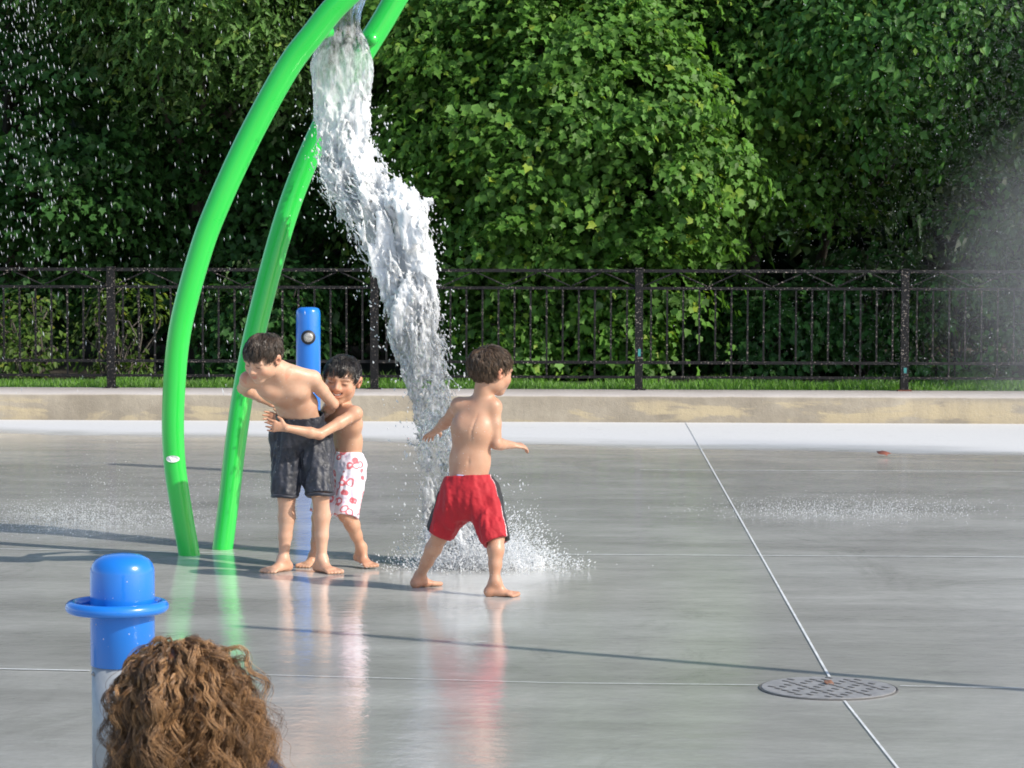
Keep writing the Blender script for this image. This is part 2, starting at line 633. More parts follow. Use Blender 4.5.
def mat_water(name, white=.7, streak=True):
    m = NT(name); c = m.coords()
    foam = m.attr('foam', 2)
    st = m.noise(m.mapping(c, (26, 26, 6)), 1.0, 6, .65, .5)
    cells = m.noise(m.mapping(c, (60, 60, 22)), 1.0, 4, .6)
    s = m.math('ADD', m.math('MULTIPLY', st, .75), m.math('MULTIPLY', cells, .45))
    fac = m.n('ShaderNodeMapRange', {0: m.math('ADD', s, foam), 1: .84, 2: 1.30, 3: 0.0, 4: .88}).outputs[0]
    glass = m.n('ShaderNodeBsdfPrincipled', {'Base Color': (.97, .99, 1, 1), 'Roughness': .03, 'IOR': 1.33, 'Transmission Weight': 1.0})
    wh = m.n('ShaderNodeBsdfPrincipled', {'Base Color': (.77, .79, .81, 1), 'Roughness': .2, 'IOR': 1.33, 'Subsurface Weight': 1.0, 'Subsurface Radius': (1, 1, 1), 'Subsurface Scale': .035, 'Normal': m.bump(m.noise(m.mapping(c, (75, 75, 40)), 1.0, 5, .7), .55, .006)})
    glass = m.n('ShaderNodeMixShader', {0: .42, 1: glass, 2: m.n('ShaderNodeBsdfTransparent')})
    return m.done(m.n('ShaderNodeMixShader', {0: fac, 1: glass, 2: wh}))


def mat_drop(name='water_drops', clear=.42):
    m = NT(name)
    df = m.n('ShaderNodeBsdfPrincipled', {'Base Color': (.94, .95, .96, 1), 'Roughness': .1, 'IOR': 1.33})
    tl = m.n('ShaderNodeBsdfTranslucent', {'Color': (.9, .92, .94, 1)})
    a = m.n('ShaderNodeMixShader', {0: .5, 1: df, 2: tl})
    tp = m.n('ShaderNodeBsdfTransparent')
    return m.done(m.n('ShaderNodeMixShader', {0: clear, 1: a, 2: tp}))


M = dict(
    green=mat_paint('green_paint', (.015, .52, .055), .3, .03),
    blue=mat_paint('blue_paint', (.008, .17, .62), .24, .03),
    steel=mat_plain('brushed_steel', (.34, .36, .38), .5, .2, 40, .08),
    iron=mat_iron(), curb=mat_curb(), pad=mat_pad(),
    rubber=mat_plain('black_rubber', (.02, .02, .022), .5),
    nozzle=mat_plain('nozzle_metal', (.38, .36, .34), .4, .5, 120, .5),
    white=mat_plain('white_sticker', (.75, .76, .75), .4),
    line=mat_plain('pale_joint_filler', (.60, .61, .60), .6, 0, 18, .22),
    cover=mat_plain('worn_cast_cover', (.25, .243, .235), .5, 0, 30, .22),
    slot=mat_plain('slot_dark', (.09, .087, .083), .8),  # plain dark tone for the cover's slots and rim
    water=mat_water('falling_water'), drop=mat_drop(), spray=mat_drop('white_spray', .05),
    turq=mat_plain('turquoise_paint', (.04, .22, .21), .6),
    rust=mat_plain('rusty_foot', (.16, .06, .04), .8),
)

# ------------------------------------------------------------------ world, sun, camera
SUN_EL = math.radians(35)
SUN_AZ = math.atan2(0.89, -0.45)          # clockwise from +Y towards +X
w = bpy.data.worlds.new('World'); SC.world = w; w.use_nodes = True
nt = w.node_tree; bg = nt.nodes['Background']
sky = nt.nodes.new('ShaderNodeTexSky'); sky.sky_type = 'NISHITA'; sky.sun_disc = False
sky.sun_elevation = SUN_EL; sky.sun_rotation = SUN_AZ
nt.links.new(sky.outputs[0], bg.inputs[0]); bg.inputs[1].default_value = .15
sd = bpy.data.lights.new('sun', 'SUN'); sd.energy = 3.7; sd.angle = math.radians(.53); sd.color = (1, .93, .82)
so = bpy.data.objects.new('sun', sd); COL.objects.link(so)
tosun = Vector((math.sin(SUN_AZ) * math.cos(SUN_EL), math.cos(SUN_AZ) * math.cos(SUN_EL), math.sin(SUN_EL)))
so.rotation_euler = tosun.to_track_quat('Z', 'Y').to_euler(); so.location = (8, -6, 12)
cd = bpy.data.cameras.new('camera'); co = bpy.data.objects.new('camera', cd); COL.objects.link(co)
cd.sensor_width = 36; cd.lens = FPX * 36 / 1024; cd.clip_end = 2000; cd.clip_start = .1
cd.dof.use_dof = True; cd.dof.focus_distance = 12.9; cd.dof.aperture_fstop = 21
co.matrix_world = Matrix(((RGT[0], UPV[0], -FWD[0], 0), (RGT[1], UPV[1], -FWD[1], 0), (RGT[2], UPV[2], -FWD[2], CAMH), (0, 0, 0, 1)))
SC.camera = co
vs = SC.view_settings; vs.view_transform = 'Standard'; vs.look = 'None'; vs.gamma = 1; vs.exposure = .52
cy = SC.cycles; cy.use_denoising = True
cy.max_bounces = 10; cy.transmission_bounces = 8; cy.transparent_max_bounces = 12; cy.diffuse_bounces = 4; cy.glossy_bounces = 4
cy.filter_width = 1.75
cy.caustics_reflective = False; cy.caustics_refractive = False; cy.sample_clamp_indirect = 6

# ------------------------------------------------------------------ setting
WALL_Y0, WALL_Y1, WALL_H = 24.75, 25.75, .245


def sheet(name, x0, x1, y0, y1, z, mat, kind='structure', nx=1, ny=1, zf=None):
    xs, ys = np.linspace(x0, x1, nx + 1), np.linspace(y0, y1, ny + 1)
    X, Y = np.meshgrid(xs, ys, indexing='ij')
    Z = np.full_like(X, z) if zf is None else zf(X, Y)
    V = np.stack([X, Y, Z], -1).reshape(-1, 3)
    i = (np.arange(nx)[:, None] * (ny + 1) + np.arange(ny)[None]).ravel()
    F = np.stack([i, i + ny + 1, i + ny + 2, i + 1], 1)
    return tag(mesh_np(name, V, F, mat), kind=kind)


sheet('splash_pad', -60, 60, -30, WALL_Y0 + .05, 0, M['pad'])


def mat_soil():
    m = NT('woodland_soil'); c = m.coords()
    n = m.noise(c, 3, 8, .7)
    cc = m.ramp(n, [(.3, (.02, .016, .011)), (.7, (.06, .045, .028))])
    return m.done(m.pbr(col=cc.outputs[0], rough=1.0, normal=m.bump(n, .8, .05)))


def mat_turf():
    m = NT('turf_soil'); c = m.coords()
    n = m.noise(c, 9, 6, .7)
    cc = m.ramp(n, [(.3, (.025, .05, .012)), (.7, (.05, .10, .02))])
    return m.done(m.pbr(col=cc.outputs[0], rough=1.0))


sheet('grass_verge', -60, 60, WALL_Y1 - .03, 28.2, .2, mat_turf())
sheet('woodland_floor', -200, 200, 28.2, 400, .19, mat_soil(), nx=40, ny=60,
      zf=lambda X, Y: .19 + .35 * np.maximum(0, Y - 30) * .12)

# joint lines cut across the pad
def joint(p0, p1, wid, z=.004):
    a, b = G(*p0), G(*p1)
    n = 40
    t = np.linspace(0, 1, n + 1)[:, None]
    c = a + (b - a) * t
    d = unit(b - a); s = A_([-d[1], d[0], 0])
    wv = wid * (1 + .05 * RNG.standard_normal((n + 1, 1)))
    V = np.concatenate([c + s * wv / 2, c - s * wv / 2]); V[:, 2] = z
    i = np.arange(n)
    F = np.stack([i, i + n + 1, i + n + 2, i + 1], 1)
    tag(mesh_np('joint_line', V, F, M['line'], smooth=False), kind='structure')


joint((685.5, 422), (829.5, 677.5), .0098)
joint((844.5, 701.5), (962, 850), .0085)
joint((-30, 549), (235, 554), .012, .0044)
joint((551, 555), (1060, 558), .014, .0048)
joint((640, 470.5), (1060, 472.3), .017, .0052)
joint((-30, 669), (90, 671.5), .014, .0044)
joint((200, 674), (560, 684), .0062, .0048)
joint((560, 684), (758, 686), .0068, .0052)
joint((900, 687), (1060, 690), .0072, .0056)

# low concrete wall under the fence
def wall():
    L0, L1 = -16.0, 14.0
    n = 150
    prof = [(WALL_Y0, -.05), (WALL_Y0, WALL_H - .022), (WALL_Y0 + .008, WALL_H - .007), (WALL_Y0 + .024, WALL_H), (WALL_Y1 - .02, WALL_H + .004), (WALL_Y1, WALL_H - .02), (WALL_Y1, -.05)]
    xs = np.linspace(L0, L1, n + 1)
    V = []
    for k, (yy, zz) in enumerate(prof):
        q = np.stack([xs, np.full(n + 1, yy), np.full(n + 1, zz)], 1)
        jit = vnoise(np.stack([xs * 5, np.full(n + 1, k * 3.1), np.zeros(n + 1)], 1), 5) * .006
        if 1 <= k <= 3:
            q[:, 1] += jit; q[:, 2] += jit * .6
        V.append(q)
    V = np.concatenate(V)
    F = []
    for k in range(len(prof) - 1):
        i = k * (n + 1) + np.arange(n)
        F.append(np.stack([i, i + 1, i + n + 2, i + n + 1], 1))
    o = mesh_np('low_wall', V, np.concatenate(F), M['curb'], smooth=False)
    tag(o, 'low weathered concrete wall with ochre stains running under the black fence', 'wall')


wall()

# ------------------------------------------------------------------ iron fence
def fence():
    fy = WALL_Y1 - .10
    xs_px = [111, 375, 640, 905]
    px0 = P(111, 330, 25.7)[0]
    def xat(px):                      # x on the fence plane
        r = ray(px, 300); return r[0] * fy / r[1]
    x0 = xat(111); pitch = (xat(905) - x0) / 3
    root = empty('iron_fence', (x0, fy, WALL_H))
    tag(root, 'black iron fence with thin pickets and zigzag braces on the low wall', 'fence')
    zt = WALL_H + 1.135; z2 = zt - .165; z3 = WALL_H + .265; z4 = WALL_H + .125
    for k in range(-1, 5):
        x = x0 + pitch * k
        p = MB().box((x, fy, (WALL_H + zt) / 2 + .008), (.075, .075, zt - WALL_H + .02), bev=.006)
        p.box((x, fy, zt + .022), (.082, .082, .012))
        po = p.build('post', M['iron'], root)
        MB().box((x, fy, WALL_H + .008), (.13, .12, .014)).build('base_plate', M['rust'] if k == 3 else M['iron'], po)
        if k in (2, 3):
            MB().box((x + .004, fy - .0395, WALL_H + (.36 if k == 2 else .2)), (.026, .003, .07 if k == 2 else .05)).build('paint_patch', M['turq'], po)
    for k in range(-1, 4):
        xa, xb = x0 + pitch * k + .0375, x0 + pitch * (k + 1) - .0375
        for nm, z, h in (('top_rail', zt, .03), ('upper_rail', z2, .026), ('lower_rail', z3, .028), ('bottom_rail', z4, .024)):
            MB().box(((xa + xb) / 2, fy, z), (xb - xa, .03, h)).build(nm, M['iron'], root)
        n = 16
        for j in range(n):
            x = xa + (xb - xa) * (j + .5) / n
            zb = z4 + .012 if j in (2, 5, 10, 13) else z3 + .014
            ztp = z2 - .013
            if zb < z3:
                q = MB().box((x, fy, (zb + z3 - .014) / 2), (.017, .017, z3 - .014 - zb)).box((x, fy, (ztp + z3 + .014) / 2), (.017, .017, ztp - z3 - .014))
            else:
                q = MB().box((x, fy, (zb + ztp) / 2), (.017, .017, ztp - zb))
            q.build('picket', M['iron'], root)
        zz = MB()
        m = 4
        for j in range(m):
            a = xa + (xb - xa) * j / m; b = xa + (xb - xa) * (j + 1) / m; c = (a + b) / 2
            zz.sweep([(a + .01, fy, z2 + .02), (c - .02, fy, zt - .02)], .0075, 6)
            zz.sweep([(c + .02, fy, zt - .02), (b - .01, fy, z2 + .02)], .0075, 6)
        zz.build('zigzag_brace', M['iron'], root)


fence()

# ------------------------------------------------------------------ green arch
def arch():
    fr = [(189.5, 556, 14.22), (180.5, 505, 14.2), (174, 455, 14.18), (173.5, 400, 14.16), (180, 330, 14.14), (199.5, 255, 14.12), (218, 205, 14.11), (250, 136, 14.1), (287, 69, 14.08),
          (314, 33, 14.06), (342, 0, 14.04), (400, -48, 14.03), (475, -85, 14.02), (560, -104, 14.0), (640, -106, 14.0)]
    re = [(222.5, 549, 14.5), (229, 500, 14.53), (236, 440, 14.56), (247, 370, 14.6), (264, 295, 14.64), (288, 210, 14.68), (314, 145, 14.7), (347, 80, 14.72),
          (381, 24, 14.74), (410, -22, 14.75), (460, -75, 14.76), (530, -110, 14.76), (600, -118, 14.76), (660, -112, 14.76)]
    base = G(205, 552)
    root = empty('spray_arch', base)
    tag(root, 'tall bright green curved double tube water arch beside the two hugging boys', 'water arch')
    tubes = []
    for pts in (fr, re):
        w3 = A_([P(*p) for p in pts])
        w3[0] = w3[0] - unit(w3[1] - w3[0]) * .03
        c = spline(w3, 10)
        r = np.interp(np.arange(len(c)), [0, 70], [.0555, .0635])
        c = np.vstack([c, c[-1] + unit(c[-1] - c[-2]) * .03, c[-1] + unit(c[-1] - c[-2]) * .045])
        r = np.concatenate([r, [.045, .015]])
        V, F = sweep(c, r, 28)
        tubes.append((MB().add(V, F).build('tube', M['green'], root, True), w3))
    f, rr = tubes
    # oval maker's sticker on the front tube, pivot lugs, cross bar with the outlet
    s = P(173, 459, 14.115)
    st = MB()
    V = []
    for ring in (0.0, 1.0):
        for k in range(20):
            a = 2 * math.pi * k / 20
            u = .036 * math.cos(a); v = .018 * math.sin(a)
            dd = -(.064) * math.cos(math.asin(min(.99, abs(u) / .064))) - .0012 * ring
            V.append(P(174.2, 458, 14.182) + R0 * u + A_([0, 0, 1.]) * v + HF * dd)
    st.add(V, [tuple(range(19, -1, -1)), tuple(range(20, 40))] + [(k, (k + 1) % 20, 20 + (k + 1) % 20, 20 + k) for k in range(20)])
    st.build('sticker', M['white'], f[0])
    for (px, py, d, q, qy, d2) in ((331, 31, 14.12, 319, 33, 14.08), (371, 40, 14.62, 373, 39, 14.7)):
        c = P(px, py, d); e = P(q, qy, d2)
        MB().sweep([c, c + (e - c) * .5, e], [.03, .034, .034], 18).build('pivot_lug', M['green'], root, True)
    a, b = P(432, -54, 14.05), P(436, -54, 14.75)
    MB().sweep([a, (a + b) / 2, b], .04, 18).build('cross_bar', M['green'], root, True)
    return


arch()

# blue post behind the boys
def far_post():
    b = G(308.5, 474)
    root = empty('spray_post', b)
    tag(root, 'slim blue round-topped water post standing behind the hugging boys', 'water post')
    H = 1.185; r = .0865
    MB().lathe(b, [(r, .0), (r, H - .05), (r * .97, H - .025), (r * .86, H - .008), (r * .6, H), (0, H + .002)], 36).build('column', M['blue'], root, True)
    n = P(308.5, 337, 0.1)
    z = 1.65 - (337 - HOR) * 19.2 / FPX
    f = unit(A_([-b[0], -b[1], 0]))
    c = A_([b[0], b[1], z]) + f * (r - .012)
    ringp = MB().sweep([c, c + f * .022], [.052, .05], 24).build('nozzle_ring', M['rubber'], root, True)
    MB().sweep([c + f * .0225, c + f * .028, c + f * .031], [.034, .033, .022], 20).build('nozzle', M['nozzle'], ringp, True)
    fl = MB().lathe(b, [(r + .03, .0), (r + .03, .012), (r + .004, .014)], 36).build('base_flange', M['steel'], root, True)


far_post()


def bollard():
    d = 7.95
    c0 = P(122.5, 600, d)
    b = A_([c0[0], c0[1], 0])
    sc = FPX / d
    zt = CAMH - (549.5 - HOR) / sc - .012
    r = 32.2 / sc
    zb = CAMH - (665 - HOR) / sc
    zr = CAMH - (607 - HOR) / sc
    root = empty('water_bollard', b)
    tag(root, 'large blue domed water bollard with a ring round it beside the curly head', 'water bollard')
    MB().lathe(b, [(r - .004, 0), (r - .004, zb)], 48).build('steel_base', M['steel'], root, True)
    MB().lathe(b, [(r - .0025, zb - .002), (r, zb), (r, zt - .055), (r * .985, zt - .044), (r * .93, zt - .03), (r * .82, zt - .017), (r * .6, zt - .006), (r * .3, zt - .001), (0, zt)], 56).build('cap', M['blue'], root, True)
    ring = MB().torus((b[0] - .016, b[1], zr), .134, .018, 72, 18).build('ring', M['blue'], root, True)
    for a in (.35, 2.45, 4.4):
        p = A_([b[0] + math.cos(a) * (r - .003), b[1] + math.sin(a) * (r - .003), zr])
        q = A_([b[0] + math.cos(a) * .135 - .014, b[1] + math.sin(a) * .135, zr])
        MB().sweep([p, q], .012, 10).build('bracket', M['blue'], ring, True)
    for a in (-2.62, -.4, 1.4):
        n = A_([math.cos(a), math.sin(a), 0])
        p = A_([b[0], b[1], zb - .022]) + n * (r - .006)
        MB().sweep([p, p + n * .005, p + n * .009], [.006, .006, .003], 10).build('screw', M['nozzle'], root, True)
    # beads of water clinging to the cap
    bd = MB()
    for _ in range(46):
        a = RNG.uniform(math.pi * .9, math.pi * 2.1); z = RNG.uniform(zb + .02, zt - .06)
        if abs(z - zr) < .03: continue
        n = A_([math.cos(a), math.sin(a), 0])
        p = A_([b[0], b[1], z]) + n * (r - .001)
        rr = RNG.uniform(.0012, .003)
        bd.sweep([p - n * rr * .2, p + n * rr * .3, p + n * rr * .7], [rr, rr * .85, rr * .2], 7)
    tag(bd.build('water_beads', M['drop'], root, True), kind='stuff')


bollard()

def off_pole():
    b = G(1024, 690) + 2.25 * A_([.89, -.45, 0]); b[2] = 0
    root = empty('spray_pole', b)
    tag(root, 'tall thin green spray pole standing just beyond the right edge of the view', 'spray pole')
    pts = [b + A_([0, 0, z]) for z in (-.02, 1.2, 2.4, 3.4)] + [b + A_([-.06, .02, 3.7]), b + A_([-.2, .06, 3.86])]
    MB().sweep(spline(pts, 5), .032, 16).build('pole', M['green'], root, True)
    MB().lathe(b, [(.085, 0), (.085, .014), (.036, .018)], 28).build('base_flange', M['steel'], root, True)


off_pole()

# drain cover
def cover():
    c = G(828.5, 689)
    root = empty('drain_cover', c)
    tag(root, 'round worn cast drain cover set in the wet concrete on the long joint line', 'drain cover')
    R = .248
    MB().lathe((c[0], c[1], 0), [(R, .0005), (R, .0055), (R - .003, .0068), (0, .0068)], 64).build('plate', M['cover'], root)
    MB().torus((c[0], c[1], .001), R + .006, .004, 64, 8).build('rim', M['slot'], root, True)
    for i in range(-5, 6):
        for j in range(-5, 6):
            x = i * .042 + (.021 if j % 2 else 0); y = j * .042
            if math.hypot(x, y) > R - .03: continue
            if (i + 2 * j) % 3 == 0: continue
            MB().box((c[0] + x, c[1] + y, .0074), (.010, .032, .003), rz=.75 if (i + j) % 2 else .6).build('slot', M['slot'], root)


cover()

# ------------------------------------------------------------------ leaves
LEAF = A_([(0, .42), (0, 0), (.36, .02), (.36, .20), (.56, .46), (.30, .62), (.0, 1.0), (-.30, .62), (-.56, .46), (-.36, .20), (-.36, .02)])
LEAFZ = A_([-.06, 0, .05, .02, -.02, .03, -.16, .03, -.02, .02, .05])
LEAFT = A_([(0, i, i + 1) for i in range(1, 10)] + [(0, 10, 1)])
OAK = A_([(0, .5), (0, 0), (.16, .14), (.10, .26), (.26, .44), (.13, .56), (.18, .76), (0, 1.0), (-.18, .76), (-.13, .56), (-.26, .44), (-.10, .26), (-.16, .14)])
OAKZ = A_([-.04, 0, .04, .02, .05, .0, -.03, -.16, -.03, .0, .05, .02, .04])
OAKT = A_([(0, i, i + 1) for i in range(1, 12)] + [(0, 12, 1)])
SIMP = A_([(0, 0), (.34, .45), (0, 1.0), (-.34, .45)])
SIMPZ = A_([0, .06, -.15, .06])
SIMPT = A_([(0, 1, 2), (0, 2, 3)])
SHAPES = {'maple': (LEAF, LEAFZ, LEAFT), 'oak': (OAK, OAKZ, OAKT), 'simple': (SIMP, SIMPZ, SIMPT)}


def leaves_mesh(name, pos, nrm, axis, size, mat, parent=None, shape='maple', seed=0):
    rg = np.random.default_rng(seed)
    L, Z, T = SHAPES[shape]
    n = len(pos)
    nrm = nrm / np.linalg.norm(nrm, axis=1)[:, None]
    ay = axis - nrm * (axis * nrm).sum(1)[:, None]
    ay /= np.linalg.norm(ay, axis=1)[:, None] + 1e-9
    ax = np.cross(ay, nrm)
    s = size[:, None, None]
    fold = rg.uniform(.2, 2.6, n)[:, None, None]
    wx = rg.uniform(.72, 1.1, n)[:, None]
    J = rg.normal(0, .05 if len(L) > 5 else .03, (n, len(L), 2))
    LX, LY = (L[None, :, 0] * wx + J[..., 0])[..., None], (L[None, :, 1] + J[..., 1])[..., None]
    V = pos[:, None, :] + s * (LX * ax[:, None, :] + LY * ay[:, None, :] + fold * (Z[None, :, None] * nrm[:, None, :]))
    k = len(L)
    F = (np.arange(n) * k)[:, None, None] + T[None]
    r = np.repeat(rg.random(n) ** 1.0, k)
    return mesh_np(name, V.reshape(-1, 3), F.reshape(-1, 3), mat, parent, smooth=False, attr={'rnd': r})


def sprays(centers, out, nper, spread, flat, size, rg, droop=.5, face=.55):
    """layered sprays of leaves round each centre: returns positions, normals, axes, sizes"""
    n = len(centers)
    c = np.repeat(centers, nper, 0); o = np.repeat(out, nper, 0)
    N = len(c)
    th = rg.uniform(0, 2 * np.pi, N)
    rr = np.sqrt(rg.random(N)) * spread * np.repeat(rg.uniform(.6, 1.35, n), nper)
    tilt = np.repeat(rg.normal(0, .25, (n, 2)), nper, 0)
    dx, dy = np.cos(th) * rr, np.sin(th) * rr
    dz = rg.normal(0, flat, N) + tilt[:, 0] * dx + tilt[:, 1] * dy - droop * rr ** 2 / spread
    pos = c + np.stack([dx, dy, dz], 1)
    rad = np.stack([np.cos(th), np.sin(th), np.zeros(N)], 1)
    nrm = face * o + np.array([0, 0, .70]) + .25 * rad + np.repeat(rg.normal(0, .34, (n, 3)), nper, 0) + rg.normal(0, .27, (N, 3))
    ax = rad * .8 + o * .35 + np.array([0, 0, -.55]) + rg.normal(0, .35, (N, 3))
    sz = size * rg.uniform(.6, 1.25, N)
    return pos, nrm, ax, sz


def limb(mb, a, b, ra, rb, bend, rg, n=7):
    a, b = np.asarray(a, float), np.asarray(b, float)
    t = np.linspace(0, 1, n)[:, None]
    off = rg.normal(0, bend, 3)
    p = a + (b - a) * t + off * np.sin(t * math.pi) + rg.normal(0, bend * .12, (n, 3)) * np.sin(t * math.pi)
    mb.sweep(p, np.linspace(ra, rb, n), 8)
    return p


def tree(name, label, cat, base, crown_c, crown_r, leafmat, barkmat, n_sp, nper, spread, size, shape, seed, group=None,
         trunk_r=.14, zfine=5.0, cull=.0, gap=.15, droop=.5, face=.55, zlo=None, lump=1.0, crown_name='crown'):
    rg = np.random.default_rng(seed)
    base = A_(base, float); cc = A_(crown_c, float); cr = A_(crown_r, float)
    root = empty(name, base)
    tag(root, label, cat, group)
    # sprays on and inside the crown
    d = rg.normal(0, 1, (n_sp * 5, 3)); d /= np.linalg.norm(d, axis=1)[:, None]
    rad = rg.uniform(.45, 1.0, len(d)) ** .45
    p = cc + d * cr * rad[:, None]
    lumpn = vnoise(p * A_([.95, .95, 1.25]) * lump, seed)
    p = p + d * cr * (lumpn * .30)[:, None]
    keep = (vnoise(p * 1.5 * lump + 31, seed + 3) > -1 + gap * 2) & (p[:, 2] > (zlo if zlo is not None else .35))
    # the side turned away into the wood needs few leaves
    front = -(p[:, 1] - cc[1]) / cr[1]
    keep &= rg.random(len(p)) < np.clip(.55 + front * .7 + .1, .10, 1)
    p, d = p[keep][:n_sp], d[keep][:n_sp]
    up = p[:, 2] > zfine
    fine, coarse = p[~up], p[up]
    if len(fine):
        pos, nrm, ax, sz = sprays(fine, d[~up], nper, spread, .042, size, rg, droop, face)
    if len(fine):
        leaves_mesh(crown_name, pos, nrm, ax, sz, leafmat, root, shape, seed)
    if len(coarse):
        q = sprays(coarse, d[up], max(6, nper // 3), spread * 1.25, .1, size * 1.9, rg, droop, face)
        leaves_mesh('upper_crown', *q, leafmat, root, 'simple', seed + 1)
    # trunk and limbs
    tb = MB()
    top = A_([cc[0], cc[1], cc[2] + cr[2] * .5])
    tp = limb(tb, base - A_([0, 0, .15]), top, trunk_r, trunk_r * .22, .12, rg, 12)
    tb.build('trunk', barkmat, root, True)
    lb = MB()
    for k in range(min(26, len(p))):
        e = p[rg.integers(len(p))]
        s = tp[int(np.clip((e[2] - .5 - base[2]) / (top[2] - base[2]) * 11, 1, 10))]
        limb(lb, s, e, trunk_r * .3, .008, .15, rg)
    lb.build('limbs', barkmat, root, True)
    return root


LM = dict(
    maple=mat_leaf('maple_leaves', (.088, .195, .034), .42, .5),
    dark=mat_leaf('shaded_maple_leaves', (.040, .11, .026), .4),  # shaded copy of the maple leaves: the shade is in the colour
    oak=mat_leaf('oak_leaves', (.078, .165, .038), .45, .5),
    linden=mat_leaf('linden_leaves', (.068, .170, .038), .45, .6),
    bush=mat_leaf('bush_leaves', (.075, .13, .022), .45, .5),
    wood=mat_leaf('shaded_wood_leaves', (.016, .045, .014), .5),  # leaf colour darkened to stand for deep woodland shade
)
BK = mat_bark('grey_bark', (.10, .085, .07))


def gx(px, Y):
    r = ray(px, 300)
    return r[0] * Y / r[1]


TG = 'trees beyond the fence'
tree('maple_tree', 'broad sunlit maple tree filling the middle of the view behind the fence', 'tree', (gx(560, 30), 30, .2), (gx(560, 30), 29.6, 3.1), (2.15, 2.5, 2.7),
     LM['maple'], BK, 1000, 66, .42, .088, 'maple', 11, TG, .2, gap=.25, droop=.75, zlo=.55, lump=1.25)
tree('maple_tree', 'shaded maple tree right of the sunlit one, dark gap beneath its leaves', 'tree', (gx(760, 31.5), 31.5, .2), (gx(742, 30.5), 30.3, 3.7), (1.75, 2.0, 2.3),
     LM['maple'], BK, 640, 44, .36, .09, 'maple', 12, TG, .16, gap=.3, zlo=2.0, lump=1.4, droop=.75)
tree('linden_tree', 'hanging linden branches with a bare curved limb at upper right', 'tree', (gx(800, 33.4), 33.4, .2), (gx(900, 30), 29.4, 4.4), (2.1, 2.0, 1.9),
     LM['linden'], BK, 520, 38, .34, .105, 'simple', 13, TG, .085, gap=.22, zlo=2.2, droop=.9)
tree('linden_tree', 'misty linden tree at the right edge behind fine spray', 'tree', (gx(1090, 30.5), 30.5, .2), (gx(1080, 30.5), 30, 3.2), (1.9, 2.1, 2.7),
     LM['linden'], BK, 560, 38, .36, .105, 'simple', 14, TG, .16, gap=.15, zlo=.6)
tree('oak_tree', 'oak tree with lit lobed leaves reaching in at upper left', 'tree', (gx(190, 31), 31, .2), (gx(200, 29), 29.3, 4.7), (2.0, 1.9, 1.35),
     LM['oak'], BK, 520, 40, .34, .11, 'oak', 15, TG, .18, gap=.34, zlo=3.25, droop=.8, lump=1.3)
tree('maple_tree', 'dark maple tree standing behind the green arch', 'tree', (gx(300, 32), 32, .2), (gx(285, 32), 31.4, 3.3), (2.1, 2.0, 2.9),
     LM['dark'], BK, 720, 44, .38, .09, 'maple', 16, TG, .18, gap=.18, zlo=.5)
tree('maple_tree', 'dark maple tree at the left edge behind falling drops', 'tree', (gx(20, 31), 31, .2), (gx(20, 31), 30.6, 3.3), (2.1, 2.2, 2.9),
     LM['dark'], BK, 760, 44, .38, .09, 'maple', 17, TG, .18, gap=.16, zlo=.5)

BG = 'bushes behind the fence'
def bush(label, px, Y, w_, h_, mat, shape, seed, n=60, size=.09):
    x = gx(px, Y)
    tree('bush', label, 'bush', (x, Y, .2), (x, Y, .2 + h_ * .48), (w_ / 2, w_ * .42, h_ * .52), mat, BK, n, 30, .24, size, shape, seed, BG, .03,
         gap=.12, zlo=.22, crown_name='foliage')


bush('yellow green bush behind the fence at far left', 28, 28.2, 1.0, 1.0, LM['bush'], 'simple', 31, 30, .075)
bush('yellow green leggy bush left of the first fence post', 120, 28.4, .9, 1.1, LM['bush'], 'simple', 32, 26, .075)
bush('low dark bush behind the fence between arch and blue post', 262, 28.6, 1.3, 1.2, LM['dark'], 'maple', 33, 90, .09)
bush('low maple bush behind the fence right of the falling water', 500, 28.3, 1.3, .9, LM['maple'], 'maple', 34, 90, .09)
bush('leafy maple bush behind the fence at its third post', 615, 28.5, 1.2, 1.2, LM['maple'], 'maple', 35, 90, .09)
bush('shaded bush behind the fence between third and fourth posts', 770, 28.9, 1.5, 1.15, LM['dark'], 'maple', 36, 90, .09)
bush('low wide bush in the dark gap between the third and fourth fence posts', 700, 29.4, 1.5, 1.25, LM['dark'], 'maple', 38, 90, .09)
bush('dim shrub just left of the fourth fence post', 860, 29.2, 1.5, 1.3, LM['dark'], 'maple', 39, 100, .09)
bush('dim bush behind the fence beyond its fourth post', 960, 28.7, 1.6, 1.3, LM['linden'], 'simple', 37, 75, .09)

# trees outside the frame to the right that shade the right part of the wood
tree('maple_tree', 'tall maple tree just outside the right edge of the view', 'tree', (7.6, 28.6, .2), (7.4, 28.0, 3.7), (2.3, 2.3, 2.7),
     LM['dark'], BK, 300, 20, .55, .24, 'simple', 18, TG, .2, zfine=0, gap=.1)

